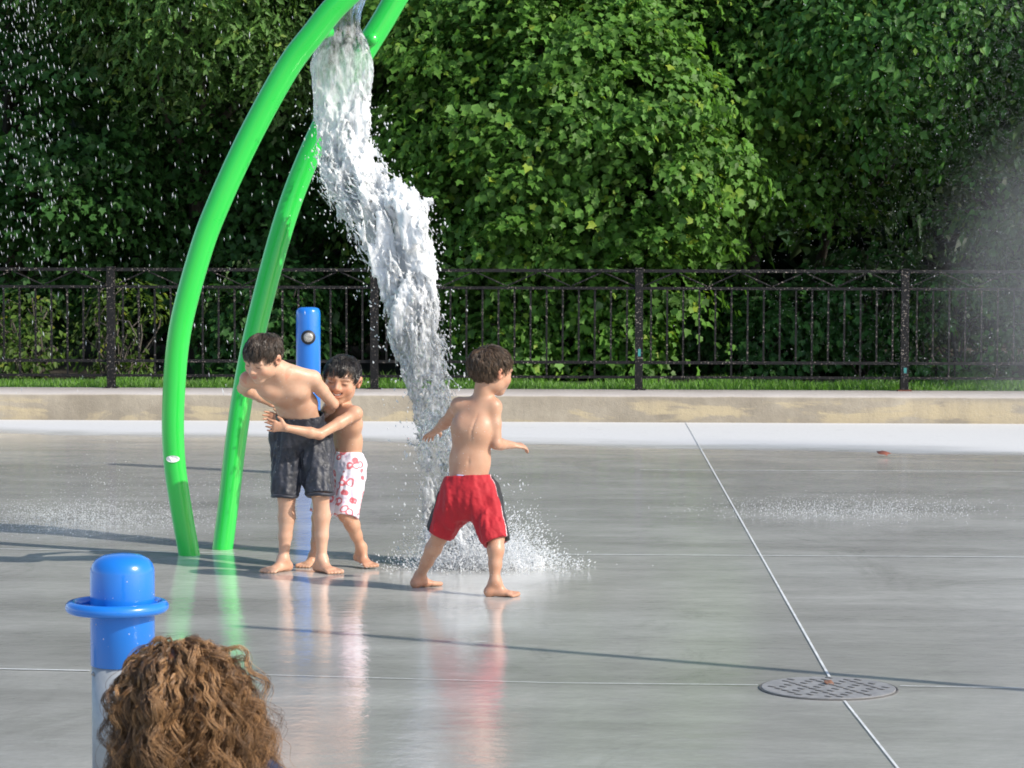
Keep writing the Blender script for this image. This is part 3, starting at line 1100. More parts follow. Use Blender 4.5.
# the far wood: one dense mass behind the trees
def far_wood():
    rg = np.random.default_rng(40)
    n = 20000
    pos = np.stack([rg.uniform(-13, 11, n), rg.uniform(33.5, 37.5, n), rg.uniform(.2, 6.6, n)], 1)
    nrm = rg.normal(0, .5, (n, 3)) + A_([.1, -.5, .6]); ax = rg.normal(0, .6, (n, 3)) + A_([0, 0, -.6])
    n2 = 5000
    pos = np.concatenate([pos, np.stack([rg.uniform(-17, 15, n2), rg.uniform(38, 43, n2), rg.uniform(.2, 7.2, n2)], 1)])
    nrm = np.concatenate([nrm, rg.normal(0, .5, (n2, 3)) + A_([.1, -.8, .4])]); ax = np.concatenate([ax, rg.normal(0, .6, (n2, 3)) + A_([0, 0, -.6])])
    sz = np.concatenate([rg.uniform(.25, .45, n), rg.uniform(.7, 1.2, n2)])
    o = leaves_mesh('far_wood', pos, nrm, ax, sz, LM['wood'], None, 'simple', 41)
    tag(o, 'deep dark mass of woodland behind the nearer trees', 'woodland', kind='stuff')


far_wood()

# grass strip
def grass():
    rg = np.random.default_rng(50)
    n = 26000
    x = rg.uniform(-7.2, 6.2, n); y = WALL_Y1 + .02 + rg.random(n) ** 1.6 * 1.9
    h = rg.uniform(.05, .125, n) * (.8 + .5 * vnoise(np.stack([x * 2, y * 2, x * 0], 1), 9))
    a = rg.uniform(0, 2 * np.pi, n)
    lean = rg.normal(0, .35, (n, 2)) * h[:, None]
    wd = rg.uniform(.003, .006, n)
    b = np.stack([x, y, np.full(n, .2)], 1)
    s = np.stack([np.cos(a) * wd, np.sin(a) * wd, np.zeros(n)], 1)
    top = b + np.stack([lean[:, 0], lean[:, 1], h], 1)
    mid = b + np.stack([lean[:, 0] * .35, lean[:, 1] * .35, h * .55], 1)
    V = np.stack([b - s, b + s, mid - s * .8, mid + s * .8, top], 1).reshape(-1, 3)
    i = np.arange(n) * 5
    F = [np.stack([i, i + 1, i + 3, i + 2], 1), np.stack([i + 2, i + 3, i + 4], 1)]
    o = mesh_np('grass', V, F, mat_leaf('grass_blades', (.12, .27, .030), .4), None, False, attr={'rnd': np.repeat(rg.random(n), 5)})
    tag(o, 'strip of mown bright green grass along the foot of the fence', 'grass', kind='stuff')


grass()

def fallen(label, px, py, size, col, seed, z=.006):
    rg = np.random.default_rng(seed)
    p = G(px, py)[None] + A_([[0, 0, z]])
    m = mat_plain('dead_leaf_' + label.split()[1], col, .7)
    o = leaves_mesh('fallen_leaf', p, A_([[.1, -.35, 1.]]), A_([[.9, .3, 0.]]), A_([size]), m, None, 'maple', seed)
    o.data.transform(Matrix.Translation((0, 0, 0)))
    so_ = o.modifiers.new('thickness', 'SOLIDIFY'); so_.thickness = .0015
    tag(o, label, 'leaf', 'fallen leaves on the pad')


fallen('curled red brown fallen leaf on the pale dry strip', 878, 457, .12, (.24, .075, .045), 3, .03)
fallen('small orange fallen leaf lying on the drain cover', 825, 686, .045, (.24, .12, .075), 4, .011)

# ------------------------------------------------------------------ people
def frame3(f, u):
    """columns: right-hand side of the person's view (x), forward (y), up (z)"""
    f = unit(f); u = unit(np.asarray(u, float) - f * np.dot(f, u))
    return np.stack([np.cross(f, u), f, u], 1)


def head(Fd, c, hh, B):
    """c: middle between chin and crown, B: columns x (own right), y forward, z up"""
    def w(*p): return c + B @ (A_(p, float) * hh)
    def e(p, r, k=.012, sub=False): Fd.ell(w(*p), A_(r) * hh, B, k, sub)
    e((0, -.07, .12), (.365, .445, .38), .0)
    e((0, .08, -.12), (.295, .33, .34), .02)
    for s in (-1, 1):
        e((s * .17, .02, -.24), (.12, .16, .14), .03)
        e((s * .175, .25, -.13), (.115, .11, .11), .025)
    e((0, .27, -.405), (.11, .10, .09), .03)
    e((0, .345, .085), (.25, .07, .055), .02)
    for s in (-1, 1):
        e((s * .145, .43, -.005), (.085, .075, .055), .02, True)
        e((s * .145, .335, -.008), (.075, .055, .045), .008)
    Fd.cone(w(0, .385, .02), w(0, .455, -.115), .034 * hh, .052 * hh, .012)
    for s in (-1, 1):
        e((s * .048, .42, -.135), (.04, .045, .033), .008)
    e((0, .355, -.25), (.125, .055, .075), .02)
    e((0, .395, -.232), (.10, .032, .020), .006)
    e((0, .39, -.292), (.085, .032, .024), .006)
    for s in (-1, 1):
        e((s * .375, -.05, -.01), (.035, .085, .14), .012)
        e((s * .41, -.075, .03), (.022, .07, .09), .008)
        e((s * .40, -.035, -.015), (.03, .035, .06), .006, True)


def hand(Fd, wr, d, n, t, s, curl, spread=.12):
    d = unit(d); n = unit(n - d * np.dot(n, d)); t = unit(t - d * np.dot(t, d) - n * np.dot(t, n))
    Fd.sec(wr, wr + d * .066 * s, .020 * s, .015 * s, .033 * s, .011 * s, t, .008)
    for off, ln, r in ((.026, .050, .0078), (.009, .057, .008), (-.009, .053, .0078), (-.026, .042, .007)):
        p = wr + d * .064 * s + t * off * s
        dd = unit(d + t * off / .026 * spread)
        rr = r * s
        for k, seg in enumerate((.44, .32, .26)):
            a = curl * (.55, 1.15, .8)[k]
            dd2 = unit(dd * math.cos(a) + n * math.sin(a)); nn = unit(n * math.cos(a) - dd * math.sin(a))
            q = p + dd2 * ln * seg * s
            Fd.cone(p, q, rr, rr * .88, .003)
            p, dd, n_, rr = q, dd2, nn, rr * .88
            n = nn if k < 2 else n
        n = unit(np.cross(t, unit(d))) * (1 if np.dot(np.cross(t, unit(d)), n) > 0 else -1)
    p = wr + d * .016 * s + t * .018 * s
    q = p + unit(d * .6 + t * .75 + n * .25) * .030 * s
    Fd.cone(p, q, .0115 * s, .0092 * s, .006)
    Fd.cone(q, q + unit(d * .85 + t * .4 + n * .3) * .026 * s, .0090 * s, .0068 * s, .003)


def foot(Fd, an, d, s, gz=0.0, L=.152, lift=0.0):
    L = L * s
    d = unit(A_([d[0], d[1], 0]))
    t = A_([-d[1], d[0], 0])
    heel = an - d * .026 * s; heel[2] = max(gz + .022 * s, an[2] - .052 * s) + lift
    run = .64 * L
    bz = gz + .015 * s + lift
    h = min(heel[2] - bz, run * .9)
    ball = heel + d * math.sqrt(max(1e-6, run * run - h * h)); ball[2] = heel[2] - h
    Fd.cone(an, heel, .026 * s, .024 * s, .015)
    Fd.sec(heel, ball, .023 * s, .021 * s, .033 * s, .014 * s, t, .012)
    Fd.cone(an + d * .008 * s, ball - d * .03 * s + A_([0, 0, .006]), .026 * s, .015 * s, .02)
    for k, (o, ln, r) in enumerate(((.024, .046, .0115), (.008, .044, .0085), (-.006, .038, .008), (-.019, .031, .0075), (-.029, .024, .007))):
        p = ball + t * o * s * foot.side - d * .008 * s
        q = p + d * ln * s + t * o * s * foot.side * .12; q[2] = gz + r * s * .9 + lift
        Fd.cone(p, q, r * s * 1.05, r * s, .004)


foot.side = 1


def make_body(J, s, root, skin, h=.0042):
    pts = np.array([v for k, v in J.items() if k in ('pelvis', 'waist', 'chest', 'neck', 'head', 'shL', 'shR', 'elL', 'elR', 'wrL', 'wrR', 'hipL', 'hipR', 'knL', 'knR', 'anL', 'anR')])
    Fd = Field(pts.min(0) - .24, pts.max(0) + .24, h)
    front = unit(J['front']); hx = unit(J['hipR'] - J['hipL']); sx = unit(J['shR'] - J['shL'])
    mx = unit(hx + sx)
    pe, wa, ch, nk = J['pelvis'], J['waist'], J['chest'], J['neck']
    b = J.get('bulk', 1.0) * s
    Fd.sec(pe, wa, .098 * b, .074 * b, .091 * b, .066 * b, hx, .02)
    Fd.sec(wa, ch, .091 * b, .066 * b, .099 * b, .072 * b, mx, .03)
    up = ch + (nk - ch) * .62
    Fd.sec(ch, up, .099 * b, .072 * b, .088 * b, .050 * b, sx, .03)
    Fd.cone(up, nk, .055 * b, .040 * b, .03)
    Bh = J['hB']; hh = J['hh']
    hb = J['head'] + Bh @ (A_([0, -.14, -.28]) * hh)
    Fd.cone(nk - (nk - ch) * .1, hb, .047 * s, .046 * s, .024)
    for q in 'LR':
        sh, el, wr = J['sh' + q], J['el' + q], J['wr' + q]
        Fd.cone(nk - (nk - ch) * .08, sh + unit(nk - ch) * .006, .032 * s, .030 * s, .03)        # trapezius
        Fd.cone(up, sh, .042 * s, .036 * s, .03)
        mid = sh + (el - sh) * .45
        Fd.chain([sh, mid, el], [.034 * s, .0295 * s, .025 * s], .014)
        m2 = el + (wr - el) * .28
        Fd.chain([el, m2, wr], [.0265 * s, .0275 * s, .0185 * s], .01)
        hand(Fd, wr, J['hd' + q], J['hn' + q], J['ht' + q], s * .92, J['curl' + q])
        hp, kn, an = J['hip' + q], J['kn' + q], J['an' + q]
        Fd.chain([hp, hp + (kn - hp) * .5, kn], [.064 * s, .054 * s, .0385 * s], .02)
        back = -unit(front - A_([0, 0, 1.]) * front[2])
        c1 = kn + (an - kn) * .30 + back * .012 * s
        c2 = kn + (an - kn) * .62 + back * .006 * s
        Fd.chain([kn, c1, c2, an], [.0375 * s, .0385 * s, .030 * s, .0215 * s], .014)
        foot.side = J.get('fs' + q, 1)
        foot(Fd, an.copy(), J['toe' + q], s, J.get('gz' + q, 0.0), lift=J.get('lift' + q, 0.0))
        # chest and shoulder blade relief
        Fd.ell(ch + (nk - ch) * .28 + (sh - nk) * .42 + front * .032 * b, A_([.05, .05, .034]) * b, None, .045)
        Fd.ell(ch + (nk - ch) * .22 + (sh - nk) * .40 - front * .020 * b, A_([.040, .040, .052]) * b, None, .05)
        Fd.ell(pe + (hp - pe) * .75 - front * .030 * b - A_([0, 0, .02]), A_([.050, .050, .055]) * b, None, .03)
    spine = [pe - front * .082 * b + unit(wa - pe) * .02, wa - front * .074 * b, ch - front * .084 * b, up - front * .07 * b]
    Fd.chain(spine, [.0015, .002, .002, .001], .008, True)
    Fd.ell((pe + wa) / 2 + front * .073 * b, A_([.009, .009, .009]), None, .012, True)      # navel
    head(Fd, J['head'], hh, Bh)
    if J.get('smile'):
        for xx in np.linspace(-.10, .10, 9):
            zz = -.262 + .045 * (xx / .1) ** 2
            Fd.ell(J['head'] + Bh @ (A_([xx, .425 - .5 * xx * xx * 6, zz]) * hh), A_([.022, .05, .026]) * hh, Bh, .003, True)
    Fd.relax(1)
    V, F = Fd.surface()
    # skin tint: rest-position colouring of lips, brows, lashes, scalp, nipples
    q = (V - J['head']) @ Bh / hh
    T = np.ones((len(V), 3))
    near = np.linalg.norm(q, axis=1) < .75
    x, y, z = q.T

    def paint(mask, col):
        mm = np.clip(mask, 0, 1)[:, None]
        T[:] = T * (1 - mm) + A_(col) * mm
    fr = (y > .12) & near
    blotch = vnoise(V * 22, 3) * .5 + .5
    paint(.35 * np.exp(-(((np.abs(x) - .19) / .12) ** 2 + ((z + .14) / .10) ** 2)) * fr, (1.0, .62, .55))
    paint(.30 * np.exp(-((x / .06) ** 2 + ((z + .13) / .06) ** 2)) * fr, (1.0, .66, .6))
    paint(.5 * ((np.abs(x) > .36) & near & (z < .16)), (1.0, .62, .55))
    lip = np.exp(-(((x) / .10) ** 4 + ((z + .262 - .045 * np.minimum(1, (x / .1) ** 2)) / .045) ** 4)) * (y > .28)
    paint(.75 * lip * fr, (.86, .42, .40))
    if J.get('smile'):
        mo = np.exp(-((x / .118) ** 6 + ((z + .262 - .045 * (x / .1) ** 2) / .022) ** 4)) * (y > .22) * (y < .405)
        paint(mo * fr, (.22, .05, .05))
    brow = np.exp(-(((np.abs(x) - .15) / .085) ** 4 + ((z - .095 - .03 * np.cos((np.abs(x) - .15) * 14)) / .022) ** 4)) * (y > .2)
    paint(.8 * brow * fr, (.16, .12, .10))
    eyel = np.exp(-(((np.abs(x) - .145) / .062) ** 4 + ((z + .016 - .012 * ((np.abs(x) - .145) / .06) ** 2) / .013) ** 4)) * (y > .2)
    paint(.95 * eyel * fr, (.06, .045, .04))
    scalp = hair_mask(q, J.get('hairline', .27)) & near
    paint(.9 * scalp, (.10, .08, .07))
    for qq, sgn in (('L', -1), ('R', 1)):
        c = ch + (nk - ch) * .26 + (J['sh' + qq] - nk) * .52 + front * .078 * b
        paint(.55 * np.exp(-(np.linalg.norm(V - c, axis=1) / .014) ** 2) * (((V - c) @ front) > -.03), (.72, .42, .38))
        # toes, heels, knees and fingertips a little redder
        for jt, rad in ((J['an' + qq] - A_([0, 0, .05]), .10), (J['kn' + qq], .05), (J['el' + qq], .04), (J['wr' + qq] + unit(J['hd' + qq]) * .09 * s, .06)):
            paint(.28 * np.exp(-(np.linalg.norm(V - jt, axis=1) / rad) ** 2), (1.0, .70, .62))
    T *= (1 - .10 * blotch)[:, None]
    o = mesh_np('body', V, F, skin, root, attr={'tint': T})
    # beads of water on the wet skin
    rgb_ = np.random.default_rng(len(V))
    pick = V[rgb_.integers(0, len(V), 420)]
    bd = MB()
    for p in pick:
        rr = rgb_.uniform(.0010, .0022)
        bd.add([p + A_(q_) * rr for q_ in ((1, 0, 0), (-1, 0, 0), (0, 1, 0), (0, -1, 0), (0, 0, 1), (0, 0, -1.6))], [(0, 2, 4), (2, 1, 4), (1, 3, 4), (3, 0, 4), (2, 0, 5), (1, 2, 5), (3, 1, 5), (0, 3, 5)])
    tag(bd.build('water_beads', M['drop'], o, True), kind='stuff')
    if J.get('smile'):
        tb = MB()
        for i, xx in enumerate(np.linspace(-.078, .078, 7)):
            zz = -.250 + .045 * (xx / .1) ** 2
            c = J['head'] + Bh @ (A_([xx, .385 - xx * xx * 4, zz]) * hh)
            r = .0135 * hh
            pts = [c + Bh @ (A_([a * r * .9, bq * r * .6, cq * r * 1.25])) for cq in (-1, 1) for a, bq in ((-1, -1), (1, -1), (1, 1), (-1, 1))]
            tb.add(pts, [(3, 2, 1, 0), (4, 5, 6, 7), (0, 1, 5, 4), (1, 2, 6, 5), (2, 3, 7, 6), (3, 0, 4, 7)])
        tb.build('teeth', M['teeth'], o)
    return o


def hair_mask(q, hl):
    """q in head units; True on the part of the head that carries short hair"""
    x, y, z = q[:, 0], q[:, 1], q[:, 2]
    line = np.where(y > .12, hl - (.30 - np.minimum(y, .42)) * .12 - .35 * np.maximum(0, np.abs(x) - .24),
                    np.where(y > -.10, .08 + (y + .10) * .45, -.20 + .9 * np.maximum(0, y + .32)))
    ear = (np.abs(x) > .35) & (y > -.15) & (y < .06) & (z < .12)
    return (z > line) & ~ear


def short_hair(J, root, mat, n=2600, L=.05, seed=1, comb=(0, 1, 0), fringe=.0, wet=.5, thick=.0016, lift=.03, hl=None):
    rg = np.random.default_rng(seed)
    B, c, hh = J['hB'], J['head'], J['hh']
    hl = J.get('hairline', .27) if hl is None else hl
    cen = A_([0, -.07, .12]); R = A_([.365, .445, .38])
    d = rg.normal(0, 1, (n * 4, 3)); d /= np.linalg.norm(d, axis=1)[:, None]
    p = cen + d * R
    p = p[hair_mask(p, hl)][:n]
    n = len(p)
    # wet locks share their direction
    lk = (np.floor((p[:, 0] * 11) + .5) * 37 + np.floor((p[:, 1] * 11)) * 101 + np.floor(p[:, 2] * 11) * 17).astype(int) % 977; lk = np.where(rg.random(n) < .8, lk, rg.integers(0, 977, n))
    lock_dir = rg.normal(0, .36, (977, 3))[lk]
    lock_lift = rg.uniform(.2, 2.1, 977)[lk]
    whorl = A_([.05, -.30, .48])
    steps = 8
    pts = np.zeros((n, steps, 3))
    t = (p - whorl); t[:, 2] *= .6
    t = t / (np.linalg.norm(t, axis=1)[:, None] + 1e-6)
    t = t * .75 + A_(comb) * .55 + lock_dir * wet + rg.normal(0, .12, (n, 3)) + A_([0, 0, -.35])
    ln = L / hh * rg.uniform(.65, 1.15, n)
    ln = ln * np.where((p[:, 1] > .15) & (p[:, 2] > .2), 1 + fringe, 1)
    cur = p.copy()
    for k in range(steps):
        s = k / (steps - 1)
        nn = (cur - cen) / (R * R); nn /= np.linalg.norm(nn, axis=1)[:, None]
        q = (cur - cen) / R; rad = np.linalg.norm(q, axis=1)[:, None]
        target = 1.02 + (lift * np.sin(min(1, s * 1.3) * 2.2) + lift * .35 * s)[None] * lock_lift[:, None] if False else 1.015 + (lift * (math.sin(min(1, s * 1.2) * 2.0) + .3)) * lock_lift[:, None]
        surf = cen + q / rad * target * R
        pts[:, k] = surf
        tt = t - nn * (t * nn).sum(1)[:, None]
        tt /= np.linalg.norm(tt, axis=1)[:, None] + 1e-6
        cur = surf + tt * (ln / (steps - 1))[:, None]
    W = c + (pts * hh) @ B.T
    V, F, r = ribbons(W, thick, rg)
    return mesh_np('hair', V, F, mat, root, attr={'rnd': r})


def ribbons(W, thick, rg, taper=True):
    """W (n,steps,3) centre lines -> three-sided tubes"""
    n, m, _ = W.shape
    T = np.gradient(W, axis=1); T /= np.linalg.norm(T, axis=2)[..., None] + 1e-9
    ref = np.tile(A_([.3, .2, .93]), (n, m, 1))
    N = np.cross(T, ref); N /= np.linalg.norm(N, axis=2)[..., None] + 1e-9
    Bn = np.cross(T, N)
    th = (np.broadcast_to(np.asarray(thick), (n,)))[:, None, None] * (np.linspace(1, .25, m) ** .7 if taper else np.ones(m))[None, :, None]
    V = np.stack([W + th * (math.cos(a) * N + math.sin(a) * Bn) for a in (0, 2.094, 4.189)], 2)   # n,m,3,3
    idx = np.arange(n * m * 3).reshape(n, m, 3)
    F = []
    for k in range(3):
        j = (k + 1) % 3
        F.append(np.stack([idx[:, :-1, k], idx[:, :-1, j], idx[:, 1:, j], idx[:, 1:, k]], -1).reshape(-1, 4))
    r = np.repeat(rg.random(n), m * 3)
    return V.reshape(-1, 3), np.concatenate(F), r


def shorts(J, S, root, mat, name='shorts', h=.0042, seed=0, attr=None, wr=.006):
    """S: waist centre/top, widths, and a hem centre + radius per leg"""
    pts = A_([S['waist'], S['hemL'], S['hemR'], J['pelvis']])
    Fd = Field(pts.min(0) - .22, pts.max(0) + .22, h)
    def nz(g):
        return wr * (vnoise(g * A_([16, 16, 9]), seed) + .6 * vnoise(g * A_([38, 38, 20]) + 9, seed + 1)) + wr * .25 * vnoise(g * 85, seed + 2) + wr * .8 * vnoise(g * A_([52, 52, 7]) + 3, seed + 4)
    hx = unit(J['hipR'] - J['hipL'])
    pe = J['pelvis']; low = S.get('seat', pe - A_([0, 0, .03]))
    Fd.sec(low, S['waist'], S['rx'] * 1.06, S['ry'] * 1.12, S['rx'], S['ry'], hx, .0, cut_b=True, noise=nz)
    for q in 'LR':
        hp = J['hip' + q] + A_([0, 0, -.01])
        hem = S['hem' + q]; r0, r1 = S['top'], S['hr' + q]
        kn = hp + (hem - hp) * .5 + (J['kn' + q] - hp - (hem - hp)) * .0
        Fd.sec(hp, hem, r0, r0, r1 * S.get('flat', 1.0), r1, hx, S.get('k', .028), cut_b=True, noise=nz)
    for q in 'LR':
        hp, kn = J['hip' + q], J['kn' + q]
        Fd.sec(hp, hp + (kn - hp) * .72, S['top'] * .94, S['top'] * .94, .061 * S.get('sc', 1), .061 * S.get('sc', 1), hx, .012, cut_b=True, noise=nz)
    for q in 'LR':
        hp = J['hip' + q]; hem = S['hem' + q]; r1 = S['hr' + q] - .009
        a = hem + (hp - hem) * .16
        Fd.sec(a, hem + unit(hem - hp) * .05, r1 * .7, r1 * .7, r1 * S.get('flat', 1.0), r1, hx, .004, sub=True, noise=nz)
    up = unit(S['waist'] - low)
    Fd.sec(S['waist'] - up * .015, S['waist'] + up * .06, S['rx'] - .007, S['ry'] - .007, S['rx'] - .007, S['ry'] - .007, hx, .002, sub=True, noise=nz)
    V, F = Fd.surface()
    at = {}
    if attr: at = attr(V)
    return mesh_np(name, V, F, mat, root, attr=at)


def person(label, base, group=None):
    root = empty('person', base, YAW)
    tag(root, label, 'person', group)
    return root


M['teeth'] = mat_plain('teeth', (.78, .75, .68), .3, 0, 8, .04)
X_, Z_ = R0, A_([0, 0, 1.0])


def vec(x, y, z):
    """camera-facing axes: x to the right of the view, y away, z up"""
    return R0 * x + HF * y + Z_ * z


# ---- boy in red shorts, seen from behind, mid-stride
def boy_red():
    d0 = 12.72
    L = lambda px, py, dy=0.0: P(px, py, d0 + dy)
    b = G(468, 592)
    root = person('boy in red shorts seen from behind, stepping towards the falling water', b)
    J = dict(pelvis=L(467.5, 487), waist=L(470, 461, .01), chest=L(473, 431, .0), neck=L(483, 401, .0), head=L(492, 371.5, .0), hh=.222,
             hB=frame3(vec(.80, .60, -.12), vec(.10, -.02, 1)), front=vec(.08, .99, 0),
             shL=L(459, 406, .03), elL=L(447, 421, .16), wrL=L(437, 430, .29),
             shR=L(493.5, 407, -.02), elR=L(496.5, 444, -.03), wrR=L(511.5, 445, .10),
             hdL=vec(-.55, .75, -.45), hnL=vec(.2, -.3, -.9), htL=vec(.8, .5, .1), curlL=.25,
             hdR=vec(.85, .5, -.1), hnR=vec(-.2, .3, -.9), htR=vec(-.5, .8, .2), curlR=.55,
             hipL=L(459.5, 493, .0), knL=L(440, 536, .06), anL=L(419.5, 576.5, .19), toeL=vec(.70, .60, 0),
             hipR=L(481.5, 493, -.01), knR=L(496.5, 536, -.10), anR=L(494.5, 582, -.14), toeR=vec(.90, -.05, 0),
             fsL=-1, fsR=1, hairline=.27, bulk=.98)
    make_body(J, 1.0, root, mat_skin('tanned_skin', (.53, .315, .21)))
    short_hair(J, root, mat_hair('brown_hair', (.028, .018, .011), (.165, .105, .065)), n=3600, L=.05, seed=21, comb=(0, .3, -.2), lift=.085, thick=.0017, wet=.85, hl=.30)
    S = dict(waist=L(469, 476, .005), rx=.112, ry=.092, top=.094, hemL=L(440.5, 533.5, .06), hemR=L(497, 542, -.105), hrL=.071, hrR=.068, seat=L(470, 500, -.005))

    def at(V):
        f = J['front']; n = len(V)
        pan = np.zeros(n); pip = np.zeros(n)
        sx = unit(J['shR'] - J['shL'])
        for q, sg in (('L', -1), ('R', 1)):
            a, bb = S['waist'] + sx * sg * .045, S['hem' + q]
            ab = bb - a; t = np.clip(((V - a) @ ab) / (ab @ ab), 0, 1)
            r = V - (a + t[:, None] * ab)
            ang = np.arctan2(r @ f, (r @ sx) * sg)        # 0 on the outer side
            side = ((V - S['waist']) @ sx) * sg > -.01
            wdt = .30 + .30 * t
            cz = .18 if q == 'R' else -.42
            pan = np.maximum(pan, ((np.abs(ang - cz) < wdt) & side).astype(float))
            pip = np.maximum(pip, ((np.abs(np.abs(ang - cz) - wdt - .04) < .04) & side & (q == 'R')).astype(float) * .62)
        return {'panel': pan, 'piping': pip, 'tint': np.ones((n, 3))}
    so_ = shorts(J, S, root, mat_cloth('red_shorts_cloth', (.43, .006, .016), 'red'), seed=3, attr=at, wr=.0075)
    # sliver of underwear above the waistband at the small of the back
    wb = MB()
    pts = []
    for a in np.linspace(-2.2, -1.45, 8):
        pts.append(S['waist'] + R0 * (.094 * math.cos(a)) + HF * (.070 * math.sin(a)) + Z_ * (.003 - .006 * (a + 1.8)))
    wb.sweep(pts, .0075, 8)
    wb.build('underwear_band', mat_plain('pale_blue_cotton', (.42, .46, .66), .8), root, True)


boy_red()


# ---- older boy bending forward, dark wet shorts
def boy_dark():
    d0 = 13.5
    L = lambda px, py, dy=0.0: P(px, py, d0 + dy)
    b = G(302, 574)
    root = person('older boy in wet dark knee shorts bending forward with eyes squeezed shut', b)
    s = 1.1
    J = dict(pelvis=L(301, 428, .06), waist=L(297, 405, -.01), chest=L(286, 388, -.12), neck=L(277, 369, -.22), head=L(262.5, 358, -.30), hh=.222,
             hB=frame3(vec(-.50, -.72, -.46), vec(-.10, -.42, .88)), front=vec(-.30, -.80, -.52),
             shL=L(248.5, 380, -.20), elL=L(243, 388, .05), wrL=L(259, 398, .2),
             shR=L(312.5, 379, -.14), elR=L(333, 404, .02), wrR=L(319, 418, .17),
             hdL=vec(.9, .3, -.2), hnL=vec(0, -1, 0), htL=vec(0, 0, 1), curlL=.4,
             hdR=vec(-.9, .1, -.3), hnR=vec(0, -1, 0), htR=vec(0, 0, 1), curlR=.4,
             hipL=L(288, 436, .06), knL=L(286.5, 499, .0), anL=L(283.5, 559.5, .02), toeL=vec(-.66, -.75, 0),
             hipR=L(316, 436, .06), knR=L(320.5, 497, -.03), anR=L(321.5, 560, -.01), toeR=vec(.70, -.72, 0),
             fsL=-1, fsR=1, hairline=.31, bulk=.97)
    make_body(J, s, root, mat_skin('fair_skin', (.62, .395, .275)))
    short_hair(J, root, mat_hair('wet_dark_hair', (.018, .013, .010), (.12, .085, .06), .28), n=3600, L=.055, seed=22, comb=(-.1, .55, -.1), lift=.06, thick=.0017, wet=.85, fringe=.2, hl=.31)
    S = dict(waist=L(299.5, 413.5, .02), rx=.119, ry=.094, top=.090, hemL=L(285, 497, .0), hemR=L(320, 495, -.03), hrL=.064, hrR=.070, seat=L(301, 437, .06), k=.012)
    o = shorts(J, S, root, mat_cloth('dark_wet_denim', (.008, .009, .014), 'dark'), seed=13, wr=.008)
    # rolled hems
    for q in 'LR':
        c = S['hem' + q]; r = S['hr' + q]
        ring = [c + R0 * (r - .001) * math.cos(a) + HF * (r - .001) * math.sin(a) + Z_ * (.008 + .003 * math.sin(3 * a + (q == 'L'))) for a in np.linspace(0, 2 * math.pi, 33)]
        MB().sweep(ring, .009, 8, False).build('rolled_hem', o.data.materials[0], o, True)
    return J


JD = boy_dark()


# ---- smaller boy hugging him from the side, white trunks with red rings
def boy_hug():
    d0 = 13.72
    L = lambda px, py, dy=0.0: P(px, py, d0 + dy)
    b = G(333, 567)
    root = person('smiling boy in white swim trunks with red rings hugging the older boy', b)
    s = .98
    J = dict(pelvis=L(347, 459, .0), waist=L(347.5, 440, -.01), chest=L(345, 423, -.05), neck=L(342, 408.5, -.08), head=L(341.5, 380, -.12), hh=.238,
             hB=frame3(vec(-.14, -.97, -.12), vec(.13, -.1, 1)), front=vec(-.74, -.67, 0),
             shR=L(329, 414, .03), elR=L(309, 424, -.03), wrR=L(283, 419, -.02),
             shL=L(355, 414, -.20), elL=L(319.5, 434.5, -.33), wrL=L(286.5, 428, -.405),
             hdR=vec(-.9, .0, .1), hnR=vec(0, -1, 0), htR=vec(0, 0, 1), curlR=.3,
             hdL=vec(-.93, -.05, .14), hnL=vec(.1, 1, .1), htL=vec(.0, -.15, 1), curlL=.22,
             hipL=L(353, 465, -.05), knL=L(346, 515, -.13), anL=L(361, 547.5, -.03), toeL=vec(.62, -.78, 0),
             hipR=L(336, 465, .06), knR=L(319, 518, .02), anR=L(314, 557, .02), toeR=vec(-.55, -.83, 0),
             fsL=1, fsR=-1, hairline=.34, smile=True, bulk=.93, liftL=0.0)
    J['gzL'] = 0.008
    make_body(J, s, root, mat_skin('warm_tanned_skin', (.58, .345, .225)))
    short_hair(J, root, mat_hair('black_wet_hair', (.008, .007, .006), (.045, .036, .03), .22), n=3400, L=.06, seed=23, comb=(.1, .75, -.1), lift=.045, thick=.0017, wet=.85, fringe=.5, hl=.35)
    S = dict(waist=L(347.5, 452.5, .0), rx=.091, ry=.08, top=.073, hemL=L(346, 517, -.13), hemR=L(320, 514, .02), hrL=.060, hrR=.060, seat=L(346, 466, .0))
    shorts(J, S, root, mat_cloth('printed_trunks_cloth', (.8, .8, .8), 'print'), seed=23, wr=.006)


boy_hug()


